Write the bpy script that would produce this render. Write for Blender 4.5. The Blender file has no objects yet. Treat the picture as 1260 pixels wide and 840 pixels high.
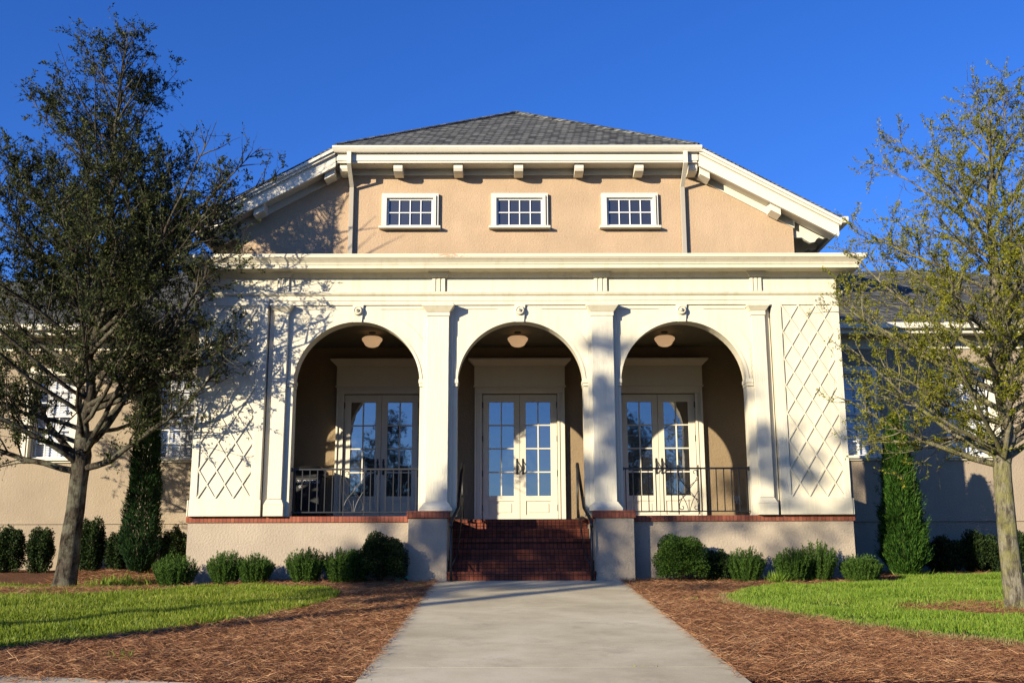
import bpy, bmesh, math, random
import numpy as np
from mathutils import Vector, Matrix, noise
R = math.radians
scn = bpy.context.scene
COL = scn.collection

# ------------------------------------------------------------ camera, sky, sun, exposure
cam = bpy.data.objects.new('camera', bpy.data.cameras.new('camera'))
COL.objects.link(cam)
cam.data.sensor_width = 36
cam.data.lens = 37.37
cam.data.clip_end = 2000
cam.location = (-0.25, -19.1, 0.30)
cam.rotation_euler = (Matrix.Rotation(R(-0.3), 3, 'Z') @ Matrix.Rotation(R(101.87), 3, 'X') @ Matrix.Rotation(R(-0.2), 3, 'Z')).to_euler()
scn.camera = cam

SUN = Vector((1, 1, -0.37)).normalized()          # direction the light travels
sun = bpy.data.objects.new('sun', bpy.data.lights.new('sun', 'SUN'))
COL.objects.link(sun)
sun.data.energy = 5.0
sun.data.angle = R(0.5)
sun.data.color = (1.0, 0.89, 0.70)
sun.rotation_euler = SUN.to_track_quat('-Z', 'Y').to_euler()

world = bpy.data.worlds.new('World'); scn.world = world
world.use_nodes = True
wn = world.node_tree.nodes; wl = world.node_tree.links
wn.clear()
sky = wn.new('ShaderNodeTexSky'); sky.sky_type = 'NISHITA'; sky.sun_disc = False
sky.sun_elevation = R(14.7); sky.sun_rotation = R(225)
sky.altitude = 200; sky.air_density = 1.0; sky.dust_density = 0.25; sky.ozone_density = 2.2
hs = wn.new('ShaderNodeHueSaturation'); hs.inputs['Saturation'].default_value = 1.25; hs.inputs['Hue'].default_value = 0.5
bg = wn.new('ShaderNodeBackground'); bg.inputs[1].default_value = 0.080
wo = wn.new('ShaderNodeOutputWorld')
wl.new(sky.outputs[0], hs.inputs['Color']); tn = wn.new('ShaderNodeMix'); tn.data_type = 'RGBA'; tn.blend_type = 'MULTIPLY'; tn.inputs[0].default_value = 1
tn.inputs[7].default_value = (.60, .87, 1.64, 1)
wl.new(hs.outputs[0], tn.inputs[6]); wl.new(tn.outputs[2], bg.inputs[0]); wl.new(bg.outputs[0], wo.inputs[0])

scn.view_settings.view_transform = 'Standard'
scn.view_settings.look = 'None'
scn.view_settings.exposure = 0.68
scn.view_settings.gamma = 1
scn.view_settings.use_curve_mapping = False
scn.render.engine = 'CYCLES'
scn.cycles.max_bounces = 6; scn.cycles.diffuse_bounces = 1
scn.cycles.use_denoising = True

# ------------------------------------------------------------ materials
def lin(h):
    return tuple(((int(h[i:i+2], 16)/255)**2.2) for i in (0, 2, 4))

class Mat:
    def __init__(s, name):
        s.m = bpy.data.materials.new(name); s.m.use_nodes = True
        s.n = s.m.node_tree.nodes; s.l = s.m.node_tree.links
        s.p = s.n['Principled BSDF']; s.out = s.n['Material Output']
        s.tc = s.n.new('ShaderNodeTexCoord')
    def new(s, t, **k):
        n = s.n.new(t)
        for a, v in k.items():
            if hasattr(n, a): setattr(n, a, v)
        return n
    def noise(s, scale, detail=4, rough=.55, vec=None, stretch=None):
        n = s.n.new('ShaderNodeTexNoise'); n.inputs['Scale'].default_value = scale
        n.inputs['Detail'].default_value = detail; n.inputs['Roughness'].default_value = rough
        v = vec or s.tc.outputs['Object']
        if stretch:
            mp = s.n.new('ShaderNodeMapping'); mp.inputs['Scale'].default_value = stretch
            s.l.new(v, mp.inputs[0]); v = mp.outputs[0]
        s.l.new(v, n.inputs['Vector']); return n.outputs['Fac']
    def ramp(s, fac, stops):
        r = s.n.new('ShaderNodeValToRGB'); cr = r.color_ramp
        while len(cr.elements) < len(stops): cr.elements.new(.5)
        for e, (p, c) in zip(cr.elements, stops):
            e.position = p; e.color = (*c, 1) if len(c) == 3 else c
        s.l.new(fac, r.inputs[0]); return r.outputs[0]
    def mix(s, fac, a, b, mode='MIX'):
        n = s.n.new('ShaderNodeMix'); n.data_type = 'RGBA'; n.blend_type = mode
        for i, v in ((0, fac), (6, a), (7, b)):
            if hasattr(v, 'is_linked') or hasattr(v, 'links'): s.l.new(v, n.inputs[i])
            elif isinstance(v, (int, float)): n.inputs[i].default_value = v
            else: n.inputs[i].default_value = (*v, 1)
        return n.outputs[2]
    def math(s, op, a, b=0.0):
        n = s.n.new('ShaderNodeMath'); n.operation = op
        for i, v in ((0, a), (1, b)):
            if isinstance(v, (int, float)): n.inputs[i].default_value = v
            else: s.l.new(v, n.inputs[i])
        return n.outputs[0]
    def col(s, v):
        if isinstance(v, tuple): s.p.inputs['Base Color'].default_value = (*v, 1)
        else: s.l.new(v, s.p.inputs['Base Color'])
        return s
    def rough(s, v, spec=None):
        s.p.inputs['Roughness'].default_value = v
        if spec is not None: s.p.inputs['Specular IOR Level'].default_value = spec
        return s
    def bump(s, h, strength=.3, dist=.01):
        b = s.n.new('ShaderNodeBump'); b.inputs['Strength'].default_value = strength; b.inputs['Distance'].default_value = dist
        s.l.new(h, b.inputs['Height'])
        prev = s.p.inputs['Normal']
        if prev.is_linked: s.l.new(prev.links[0].from_socket, b.inputs['Normal'])
        s.l.new(b.outputs[0], prev); return s

def stucco(name, c):
    m = Mat(name)
    dark = tuple(v*.86 for v in c); lite = tuple(min(1, v*1.1) for v in c)
    a = m.ramp(m.noise(1.1, 5, .6), [(.3, dark), (.7, lite)])
    st = m.noise(1.0, 4, .6, stretch=(5, 5, .5))
    a = m.mix(m.ramp(st, [(.45, (0, 0, 0)), (.75, (.35, .35, .35))]), a, tuple(v*.8 for v in c))
    fine = m.noise(42, 3, .6)
    a = m.mix(.22, a, m.ramp(fine, [(.3, tuple(v*.75 for v in c)), (.7, tuple(min(1, v*1.2) for v in c))]))
    m.col(a).rough(.92, .2)
    m.bump(m.noise(28, 3, .65), .75, .02)
    return m.m
M = {}
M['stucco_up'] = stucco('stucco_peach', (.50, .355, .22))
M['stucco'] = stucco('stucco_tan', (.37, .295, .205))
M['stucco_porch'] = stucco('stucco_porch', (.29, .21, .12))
M['stucco_base'] = stucco('stucco_base', (.44, .36, .26))

def paint(name, c, dirt=.55, grain=False):
    m = Mat(name)
    a = m.ramp(m.noise(.9, 5, .6), [(.35, tuple(v*.93 for v in c)), (.7, c)])
    st = m.noise(1.0, 5, .7, stretch=(7, 7, .6))
    a = m.mix(m.ramp(st, [(.50, (0, 0, 0)), (.78, (dirt,)*3)]), a, (c[0]*.62, c[1]*.60, c[2]*.52))
    m.col(a).rough(.55, .35)
    if grain:
        m.bump(m.noise(3.0, 6, .7, stretch=(22, 22, 1.6)), .8, .012)
    else:
        m.bump(m.noise(14, 4, .6), .25, .006)
    return m.m
CREAM = (.765, .69, .50)
M['cream'] = paint('cream_paint', CREAM)
M['cream_grain'] = paint('cream_weathered', (.74, .68, .51), .5, True)
M['trim'] = paint('trim_cream', (.78, .72, .56), .2)
M['white'] = paint('window_white', (.80, .80, .76), .1)
M['gray_metal'] = paint('downspout_paint', (.42, .37, .29), .1)
M['door'] = paint('door_paint', (.76, .69, .52), .12)

def rust():
    m = Mat('cornice_cap')
    a = m.ramp(m.noise(.9, 5, .6), [(.35, tuple(v*.93 for v in CREAM)), (.7, CREAM)])
    sx = m.n.new('ShaderNodeSeparateXYZ'); m.l.new(m.tc.outputs['Object'], sx.inputs[0])
    d = m.math('ABSOLUTE', m.math('ADD', sx.outputs[0], 1.3))
    near = m.math('SUBTRACT', .62, d)
    f = m.math('MULTIPLY', m.math('GREATER_THAN', m.math('ADD', m.math('MULTIPLY', near, .5), m.noise(14, 6, .7, stretch=(1, 1, 3))), .74), .6)
    a = m.mix(f, a, (.42, .19, .07))
    m.col(a).rough(.55, .3)
    return m.m
M['cornice_cap'] = rust()

def brick(name, bw, bh, c1, c2, mortar, mode='xz', offs=.0, ms=.006, bumpd=.006):
    m = Mat(name)
    sx = m.n.new('ShaderNodeSeparateXYZ'); m.l.new(m.tc.outputs['Object'], sx.inputs[0])
    cb = m.n.new('ShaderNodeCombineXYZ'); 
    if mode == 'xz': m.l.new(m.math('ADD', sx.outputs[0], sx.outputs[1]), cb.inputs[0]); m.l.new(sx.outputs[2], cb.inputs[1])
    if mode == 'step': m.l.new(sx.outputs[0], cb.inputs[0]); m.l.new(m.math('ADD', sx.outputs[1], sx.outputs[2]), cb.inputs[1])
    if mode == 'roof': m.l.new(m.math('ADD', sx.outputs[0], sx.outputs[1]), cb.inputs[0]); m.l.new(m.math('MULTIPLY', sx.outputs[2], 2.1), cb.inputs[1])
    t = m.n.new('ShaderNodeTexBrick'); m.l.new(cb.outputs[0], t.inputs['Vector'])
    t.offset = offs; t.squash = 1
    t.inputs['Scale'].default_value = 1; t.inputs['Brick Width'].default_value = bw; t.inputs['Row Height'].default_value = bh
    t.inputs['Mortar Size'].default_value = ms; t.inputs['Mortar Smooth'].default_value = .2; t.inputs['Bias'].default_value = 0
    t.inputs['Color1'].default_value = (*c1, 1); t.inputs['Color2'].default_value = (*c2, 1); t.inputs['Mortar'].default_value = (*mortar, 1)
    a = m.mix(.5, t.outputs[0], m.ramp(m.noise(7, 6, .7), [(.3, (.35, .35, .35)), (.7, (1, 1, 1))]), 'MULTIPLY')
    m.col(a).rough(.9, .2)
    inv = m.math('SUBTRACT', 1, t.outputs['Fac'])
    m.bump(inv, .8, bumpd); m.bump(m.noise(60, 3), .4, .004)
    return m.m
M['brick'] = brick('soldier_brick', .068, .30, (.42, .135, .075), (.30, .085, .05), (.16, .08, .055))
M['brick_step'] = brick('step_brick', .075, .0966, (.32, .085, .044), (.17, .048, .03), (.05, .03, .022), 'step')
M['shingle'] = brick('asphalt_shingle', .17, .105, (.23, .23, .205), (.06, .06, .056), (.02, .02, .02), 'roof', .5, .012, .03)

def metal(name, c, r=.45):
    m = Mat(name); m.col(m.ramp(m.noise(20, 3), [(.3, tuple(v*.7 for v in c)), (.7, tuple(v*1.3 for v in c))])).rough(r, .5); return m.m
M['iron'] = metal('black_iron', (.018, .018, .018), .42)
M['black_plastic'] = metal('black_plastic', (.014, .014, .014), .5)
M['lettering'] = metal('white_lettering', (.75, .75, .72), .5)
M['grey_box'] = metal('grey_outlet', (.28, .29, .27), .5)

def glass(name, body, refl=.22, tint=(1, 1, 1)):
    m = Mat(name)
    m.col(body).rough(.5, .3)
    g = m.n.new('ShaderNodeBsdfGlossy'); g.inputs['Roughness'].default_value = .015; g.inputs['Color'].default_value = (*tint, 1)
    b = m.n.new('ShaderNodeBump'); b.inputs['Strength'].default_value = .10; b.inputs['Distance'].default_value = .02
    m.l.new(m.noise(2.2, 2), b.inputs['Height']); m.l.new(b.outputs[0], g.inputs['Normal'])
    x = m.n.new('ShaderNodeMixShader'); x.inputs[0].default_value = refl
    m.l.new(m.p.outputs[0], x.inputs[1]); m.l.new(g.outputs[0], x.inputs[2]); m.l.new(x.outputs[0], m.out.inputs[0])
    return m.m
M['glass_door'] = glass('door_glass', (.010, .011, .013), .25)
def curtain_glass():
    m = glass('curtained_glass', (.022, .025, .035), .07)
    return m
M['glass_up'] = curtain_glass()
def clear_glass():
    m = Mat('clear_glass')
    t = m.n.new('ShaderNodeBsdfTransparent'); g = m.n.new('ShaderNodeBsdfGlossy'); g.inputs['Roughness'].default_value = .01
    x = m.n.new('ShaderNodeMixShader'); x.inputs[0].default_value = .06
    m.l.new(t.outputs[0], x.inputs[1]); m.l.new(g.outputs[0], x.inputs[2]); m.l.new(x.outputs[0], m.out.inputs[0])
    return m.m
M['glass_clear'] = clear_glass()
def simple(name, c, r=.8):
    m = Mat(name); m.col(m.ramp(m.noise(8, 4), [(.3, tuple(v*.85 for v in c)), (.7, tuple(min(1, v*1.12) for v in c))])).rough(r, .3); return m.m
M['blind'] = simple('blind_slat', (.80, .81, .82), .6)
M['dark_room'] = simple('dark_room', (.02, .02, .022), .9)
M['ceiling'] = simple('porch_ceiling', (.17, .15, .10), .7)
def opal():
    m = Mat('opal_glass'); m.col((.72, .58, .42)).rough(.3, .5)
    m.p.inputs['Emission Color'].default_value = (1, .60, .30, 1); m.p.inputs['Emission Strength'].default_value = .28
    return m.m
M['opal'] = opal()

def concrete():
    m = Mat('concrete')
    a = m.ramp(m.noise(.7, 6, .65), [(.3, (.44, .365, .225)), (.55, (.64, .55, .355)), (.75, (.76, .665, .45))])
    a = m.mix(m.ramp(m.noise(2.3, 6, .75, stretch=(1, .6, 1)), [(.55, (0, 0, 0)), (.8, (.5, .5, .5))]), a, (.24, .21, .155))
    a = m.mix(.35, a, m.ramp(m.noise(90, 2), [(.3, (.6, .6, .6)), (.7, (1.1, 1.1, 1.1))]), 'MULTIPLY')
    m.col(a).rough(.9, .2); m.bump(m.noise(60, 4), .25, .004); m.bump(m.noise(3, 4), .25, .02)
    return m.m
M['concrete'] = concrete()
def mulch():
    m = Mat('pine_mulch_ground')
    a = m.ramp(m.noise(38, 6, .75), [(.32, (.035, .016, .009)), (.5, (.17, .08, .042)), (.7, (.34, .18, .10))])
    a = m.mix(m.ramp(m.noise(1.4, 5), [(.45, (0, 0, 0)), (.7, (.55, .55, .55))]), a, (.11, .055, .032))
    m.col(a).rough(.95, .1); m.bump(m.noise(45, 6, .8), 1.0, .04); m.bump(m.noise(5, 4), .5, .05)
    return m.m
M['mulch'] = mulch()
def soil():
    m = Mat('lawn_soil')
    m.col(m.ramp(m.noise(12, 6, .7), [(.35, (.022, .030, .010)), (.65, (.07, .095, .022))])).rough(1, .1); m.bump(m.noise(40, 5), .8, .03); return m.m
M['soil'] = soil()
def asphalt():
    m = Mat('asphalt'); m.col(m.ramp(m.noise(30, 5), [(.3, (.035, .035, .035)), (.7, (.07, .07, .068))])).rough(.9); return m.m
M['asphalt'] = asphalt()

def leafmat(name, stops, trans=.3, scale=1.5, rough=.6, spec=.15):
    m = Mat(name)
    g = m.n.new('ShaderNodeNewGeometry')
    f = m.math('ADD', m.math('MULTIPLY', g.outputs['Random Per Island'], .6), m.math('MULTIPLY', m.noise(scale, 3), .4))
    c = m.ramp(f, stops)
    m.col(c).rough(rough, spec)
    t = m.n.new('ShaderNodeBsdfTranslucent'); m.l.new(c, t.inputs[0])
    x = m.n.new('ShaderNodeMixShader'); x.inputs[0].default_value = trans
    m.l.new(m.p.outputs[0], x.inputs[1]); m.l.new(t.outputs[0], x.inputs[2]); m.l.new(x.outputs[0], m.out.inputs[0])
    return m.m
M['leaf_dark'] = leafmat('oak_leaf_dark', [(.2, (.014, .022, .007)), (.5, (.040, .052, .014)), (.8, (.105, .115, .03))], .18)
M['leaf_yellow'] = leafmat('oak_leaf_yellow', [(.15, (.075, .095, .008)), (.5, (.19, .20, .015)), (.8, (.30, .28, .02)), (.95, (.36, .19, .03))], .3)
M['leaf_conifer'] = leafmat('conifer_leaf', [(.2, (.012, .04, .006)), (.6, (.045, .11, .014)), (.9, (.10, .18, .025))], .15, 3)
M['leaf_conifer_dark'] = leafmat('conifer_leaf_dark', [(.2, (.008, .022, .007)), (.6, (.02, .05, .014)), (.9, (.04, .085, .02))], .12, 3)
M['leaf_box'] = leafmat('boxwood_leaf', [(.2, (.014, .035, .006)), (.55, (.04, .085, .012)), (.9, (.10, .16, .02))], .2, 4)
M['leaf_rosemary'] = leafmat('rosemary_leaf', [(.2, (.02, .05, .008)), (.55, (.065, .13, .018)), (.9, (.13, .21, .035))], .2, 4)
M['leaf_shrub'] = leafmat('shrub_leaf', [(.2, (.010, .022, .006)), (.6, (.028, .05, .012)), (.9, (.07, .10, .025))], .15, 4)
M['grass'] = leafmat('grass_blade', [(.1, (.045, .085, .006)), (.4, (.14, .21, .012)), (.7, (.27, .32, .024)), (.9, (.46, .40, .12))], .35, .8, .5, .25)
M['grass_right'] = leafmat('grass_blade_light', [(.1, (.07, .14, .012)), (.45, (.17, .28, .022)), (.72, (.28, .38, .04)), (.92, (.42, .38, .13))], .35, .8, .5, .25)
M['dead_grass'] = leafmat('dry_blade', [(.2, (.22, .16, .06)), (.8, (.42, .34, .15))], .3, .8, .6, .2)
M['straw'] = leafmat('pine_needle', [(.1, (.04, .016, .008)), (.42, (.21, .088, .038)), (.72, (.46, .24, .115)), (.95, (.72, .50, .28))], .1, 2.0, .7, .2)

def bark(name, c1, c2, lich):
    m = Mat(name)
    a = m.ramp(m.noise(9, 6, .7, stretch=(1.4, 1.4, .45)), [(.42, c1), (.58, c2)])
    a = m.mix(m.ramp(m.noise(3.2, 5, .65), [(.46, (0, 0, 0)), (.60, (.8, .8, .8))]), a, lich)
    m.col(a).rough(.95, .1); m.bump(m.noise(14, 6, .75, stretch=(2.2, 2.2, .6)), 1.0, .08)
    return m.m
M['bark'] = bark('oak_bark_dark', (.030, .024, .017), (.115, .095, .068), (.20, .19, .13))
M['bark2'] = bark('oak_bark_pale', (.10, .085, .055), (.36, .32, .22), (.30, .28, .10))
M['stem'] = bark('shrub_stem', (.04, .03, .02), (.10, .075, .05), (.08, .07, .04))

# ------------------------------------------------------------ mesh builder
class B:
    def __init__(s): s.v = []; s.f = []
    def poly(s, pts):
        i = len(s.v); s.v += [tuple(p) for p in pts]; s.f.append(tuple(range(i, i+len(pts)))); return s
    def box(s, x0, x1, y0, y1, z0, z1):
        x0, x1 = sorted((x0, x1)); y0, y1 = sorted((y0, y1)); z0, z1 = sorted((z0, z1))
        i = len(s.v)
        s.v += [(x, y, z) for z in (z0, z1) for y in (y0, y1) for x in (x0, x1)]
        s.f += [tuple(i+k for k in q) for q in ((0, 2, 3, 1), (4, 5, 7, 6), (0, 1, 5, 4), (2, 6, 7, 3), (0, 4, 6, 2), (1, 3, 7, 5))]
        return s
    def frustum(s, a, b):      # a, b: (x0,x1,y0,y1,z)
        i = len(s.v)
        for (x0, x1, y0, y1, z) in (a, b):
            s.v += [(x0, y0, z), (x1, y0, z), (x1, y1, z), (x0, y1, z)]
        s.f += [tuple(i+k for k in q) for q in ((3, 2, 1, 0), (4, 5, 6, 7), (0, 1, 5, 4), (1, 2, 6, 5), (2, 3, 7, 6), (3, 0, 4, 7))]
        return s
    def prism(s, pts, d):      # 3-D polygon extruded by vector d
        n = len(pts); i = len(s.v)
        s.v += [tuple(p) for p in pts] + [(p[0]+d[0], p[1]+d[1], p[2]+d[2]) for p in pts]
        s.f += [tuple(range(i, i+n)), tuple(reversed(range(i+n, i+2*n)))]
        for k in range(n):
            q = (k+1) % n; s.f.append((i+k, i+n+k, i+n+q, i+q))
        return s
    def tube(s, pts, r, n=8, cap=True):
        pts = [Vector(p) for p in pts]; m = len(pts)
        rs = r if isinstance(r, (list, tuple)) else [r]*m
        i0 = len(s.v); up = None
        for k, p in enumerate(pts):
            t = (pts[min(k+1, m-1)]-pts[max(k-1, 0)]).normalized()
            if up is None: up = t.orthogonal().normalized()
            up = (up - t*up.dot(t)).normalized() if (up - t*up.dot(t)).length > 1e-6 else t.orthogonal().normalized()
            w = t.cross(up)
            for a in range(n):
                q = p + (up*math.cos(2*math.pi*a/n)+w*math.sin(2*math.pi*a/n))*rs[k]
                s.v.append(tuple(q))
        for k in range(m-1):
            for a in range(n):
                b = (a+1) % n
                s.f.append((i0+k*n+a, i0+k*n+b, i0+(k+1)*n+b, i0+(k+1)*n+a))
        if cap:
            s.f.append(tuple(reversed(range(i0, i0+n)))); s.f.append(tuple(range(i0+(m-1)*n, i0+m*n)))
        return s
    def lathe(s, prof, c, n=24, axis='z'):
        i0 = len(s.v)
        for (r, h) in prof:
            for a in range(n):
                t = 2*math.pi*a/n
                if axis == 'z': s.v.append((c[0]+r*math.cos(t), c[1]+r*math.sin(t), c[2]+h))
                else: s.v.append((c[0]+r*math.cos(t), c[1]-h, c[2]+r*math.sin(t)))
        for k in range(len(prof)-1):
            for a in range(n):
                b = (a+1) % n
                s.f.append((i0+k*n+a, i0+k*n+b, i0+(k+1)*n+b, i0+(k+1)*n+a))
        s.f.append(tuple(range(i0, i0+n))); s.f.append(tuple(range(i0+(len(prof)-1)*n, i0+len(prof)*n)))
        return s
    def build(s, name, mat, parent=None, bevel=0, smooth=False, loc=None):
        me = bpy.data.meshes.new(name)
        vs = s.v
        if loc is not None: vs = [(x-loc[0], y-loc[1], z-loc[2]) for x, y, z in vs]
        me.from_pydata(vs, [], s.f); me.update()
        import bmesh
        bm = bmesh.new(); bm.from_mesh(me); bmesh.ops.recalc_face_normals(bm, faces=bm.faces); bm.to_mesh(me); bm.free()
        me.materials.append(M[mat] if isinstance(mat, str) else mat)
        o = bpy.data.objects.new(name, me); COL.objects.link(o)
        if loc is not None: o.location = loc
        if parent: o.parent = parent
        if smooth:
            for p in me.polygons: p.use_smooth = True
        if bevel:
            b = o.modifiers.new('bevel', 'BEVEL'); b.width = bevel; b.segments = 1; b.limit_method = 'ANGLE'; b.angle_limit = R(50)
        return o

def tag(o, label=None, cat=None, group=None, kind=None):
    if label: o['label'] = label
    if cat: o['category'] = cat
    if group: o['group'] = group
    if kind: o['kind'] = kind
    return o
def thing(name, label, cat, loc=(0, 0, 0), group=None, rz=0):
    o = bpy.data.objects.new(name, None); COL.objects.link(o); o.location = loc; o.rotation_euler = (0, 0, rz)
    o.empty_display_size = .2
    return tag(o, label, cat, group)
def copy_tree(o, parent=None, loc=None, mirror=False):
    c = o.copy(); COL.objects.link(c)
    if parent: c.parent = parent
    if loc is not None: c.location = loc
    for ch in list(o.children): copy_tree(ch, c)
    return c

def npmesh(name, verts, faces, mat, parent=None, smooth=False):
    """verts (N,3), faces (M,k) numpy"""
    me = bpy.data.meshes.new(name)
    n, k = faces.shape
    me.vertices.add(len(verts)); me.vertices.foreach_set('co', verts.astype(np.float32).ravel())
    me.loops.add(n*k); me.loops.foreach_set('vertex_index', faces.astype(np.int32).ravel())
    me.polygons.add(n); me.polygons.foreach_set('loop_start', np.arange(0, n*k, k, dtype=np.int32))
    me.polygons.foreach_set('loop_total', np.full(n, k, dtype=np.int32))
    me.update(calc_edges=True)
    if smooth: me.polygons.foreach_set('use_smooth', np.ones(n, dtype=bool))
    me.materials.append(M[mat])
    o = bpy.data.objects.new(name, me); COL.objects.link(o)
    if parent: o.parent = parent
    return o

def unit(a): return a/np.maximum(np.linalg.norm(a, axis=1, keepdims=True), 1e-9)
def leaves(rng, cen, d, L, W):
    """diamond leaves: centre base cen, direction d, length L, width W -> verts, quad faces"""
    n = len(cen); d = unit(d)
    r = unit(rng.normal(size=(n, 3))); w = unit(np.cross(d, r)); nn = np.cross(d, w)
    L = L*rng.uniform(.7, 1.3, (n, 1)); W = W*rng.uniform(.75, 1.25, (n, 1))
    v = np.empty((n, 4, 3))
    v[:, 0] = cen; v[:, 1] = cen+d*L*.5+w*W*.5+nn*W*.15; v[:, 2] = cen+d*L; v[:, 3] = cen+d*L*.5-w*W*.5+nn*W*.15
    return v.reshape(-1, 3), np.arange(4*n).reshape(n, 4)
def blades(rng, base, d, L, W, bend=.3):
    """thin triangular blades, tip bent"""
    n = len(base); d = unit(d); side = unit(np.cross(d, rng.normal(size=(n, 3)))); b = unit(np.cross(side, d))
    L = L*rng.uniform(.55, 1.35, (n, 1)); W = W*rng.uniform(.7, 1.3, (n, 1))
    v = np.empty((n, 4, 3))
    v[:, 0] = base-side*W*.5; v[:, 1] = base+side*W*.5
    mid = base+d*L*.55+b*L*bend*.12
    v[:, 2] = mid+side*W*.35; v[:, 3] = base+d*L+b*L*bend*rng.uniform(0, 1, (n, 1))
    return v.reshape(-1, 3), np.arange(4*n).reshape(n, 4)

# ------------------------------------------------------------ ground, path, lawn
YP = [-20, -1.6, .6, 2.4, 4]
def gzn(y, x=0.):
    y = np.asarray(y, float); x = np.asarray(x, float)
    mid = .07*(np.clip(y, -20, 4)+.25)
    zl = np.interp(y, [-20, -1.6, 1.0, 2.4, 4], [-1.3825, -.0945, -.13, .19, .25]); zr = np.interp(y, YP, [-1.3825, -.0945, .03, .08, .15])
    w = np.clip((np.abs(x)-4.6)/1.6, 0, 1); w = w*w*(3-2*w)
    return mid*(1-w)+np.where(x < 0, zl, zr)*w
def gz(y, x=0.): return float(gzn(y, x))
def inpoly(x, y, poly):
    c = np.zeros(len(x), bool); n = len(poly)
    for i in range(n):
        x0, y0 = poly[i]; x1, y1 = poly[(i+1) % n]
        m = ((y0 > y) != (y1 > y)) & (x < (x1-x0)*(y-y0)/((y1-y0) or 1e-9)+x0); c ^= m
    return c
rng = np.random.default_rng(7)
LAWN_L = [(-5.41, -7.95), (-4.81, -7.34), (-4.18, -6.56), (-3.49, -5.6), (-2.93, -4.3), (-2.75, -3.05), (-2.86, -2.05), (-3.25, -1.4), (-4.37, -1.0), (-5.9, -.9), (-7.0, .9), (-9, 1.25), (-14, 1.4), (-22, 1.4), (-22, -9.3), (-7.2, -9.3)]
LAWN_R = [(3.0, -2.88), (3.61, -1.75), (4.93, -1.05), (6.3, -.75), (7.0, .95), (9.5, 1.3), (14, 1.4), (22, 1.4), (22, -9.5), (6.6, -9.5), (4.98, -7.95), (4.38, -7.41), (3.84, -6.41), (3.23, -5.12), (2.85, -3.97)]
def ring_fac(x, y):      # bare ground round the two oaks
    a = ((x+7.5)/2.0)**2+((y+1.0)/1.5)**2
    b = ((x-6.3)/1.35)**2+((y+4.75)/.75)**2
    return np.minimum(a, b)

xs = np.concatenate([[-500, -120, -40, -25], np.arange(-14, 14.01, .25), [25, 40, 120, 500]])
ys = np.concatenate([[-500, -120, -40, -29, -22, -20, -16], np.arange(-12, 4.01, .25), [20, 60, 200, 600]])
X, Y = np.meshgrid(xs, ys); Z = gzn(Y, X)
inner = (np.abs(X) < 13.5) & (Y > -11.5) & (Y < 3.9)
nz = np.array([noise.noise(Vector((float(a)*.9, float(b)*.9, 0))) for a, b in zip(X.ravel(), Y.ravel())]).reshape(X.shape)
Z = Z + np.where(inner, nz*.025, 0) - np.where(Y < -20.5, .12, 0)
ny, nx = X.shape
idx = np.arange(ny*nx).reshape(ny, nx)
fc = np.stack([idx[:-1, :-1], idx[:-1, 1:], idx[1:, 1:], idx[1:, :-1]], -1).reshape(-1, 4)
tag(npmesh('ground', np.stack([X, Y, Z], -1).reshape(-1, 3), fc, 'mulch', smooth=True), kind='structure')

def strip(name, x0, x1, ylist, lift, mat, th=.2, y0x=None):
    b = B(); g = .0025
    for a, c in zip(ylist[:-1], ylist[1:]):
        ya, yb = a+g, c-g
        b.prism([(x0, ya, gz(ya)+lift), (x0, yb, gz(yb)+lift), (x0, yb, gz(yb)-th), (x0, ya, gz(ya)-th)], (x1-x0, 0, 0))
    return tag(b.build(name, mat), kind='structure')
strip('path', -1.50, 1.74, [-11.6, -9.27, -4.47, -.33], .045, 'concrete')
sw = B()
for k in range(-14, 9):
    xa_ = -1.55-(k+1)*1.5 if k >= 0 else 1.79-(k+1)*1.5
    def ed(x): return -9.53-.23*(x+4.62)
    x0, x1 = xa_+.006, xa_+1.494
    q = [(x0, ed(x0)), (x1, ed(x1)), (x1, ed(x1)-1.6), (x0, ed(x0)-1.6)]
    sw.prism([(x, y, gz(y)+.04) for x, y in q], (0, 0, -.2))
tag(sw.build('sidewalk', 'concrete'), kind='structure')
st = B(); st.box(-200, 200, -29, -21, -1.62, -1.46)
tag(st.build('street', 'asphalt'), kind='structure')
kb = B(); kb.box(-200, 200, -21, -20.82, -1.6, -1.33)
tag(kb.build('kerb', 'concrete'), kind='structure')

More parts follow.
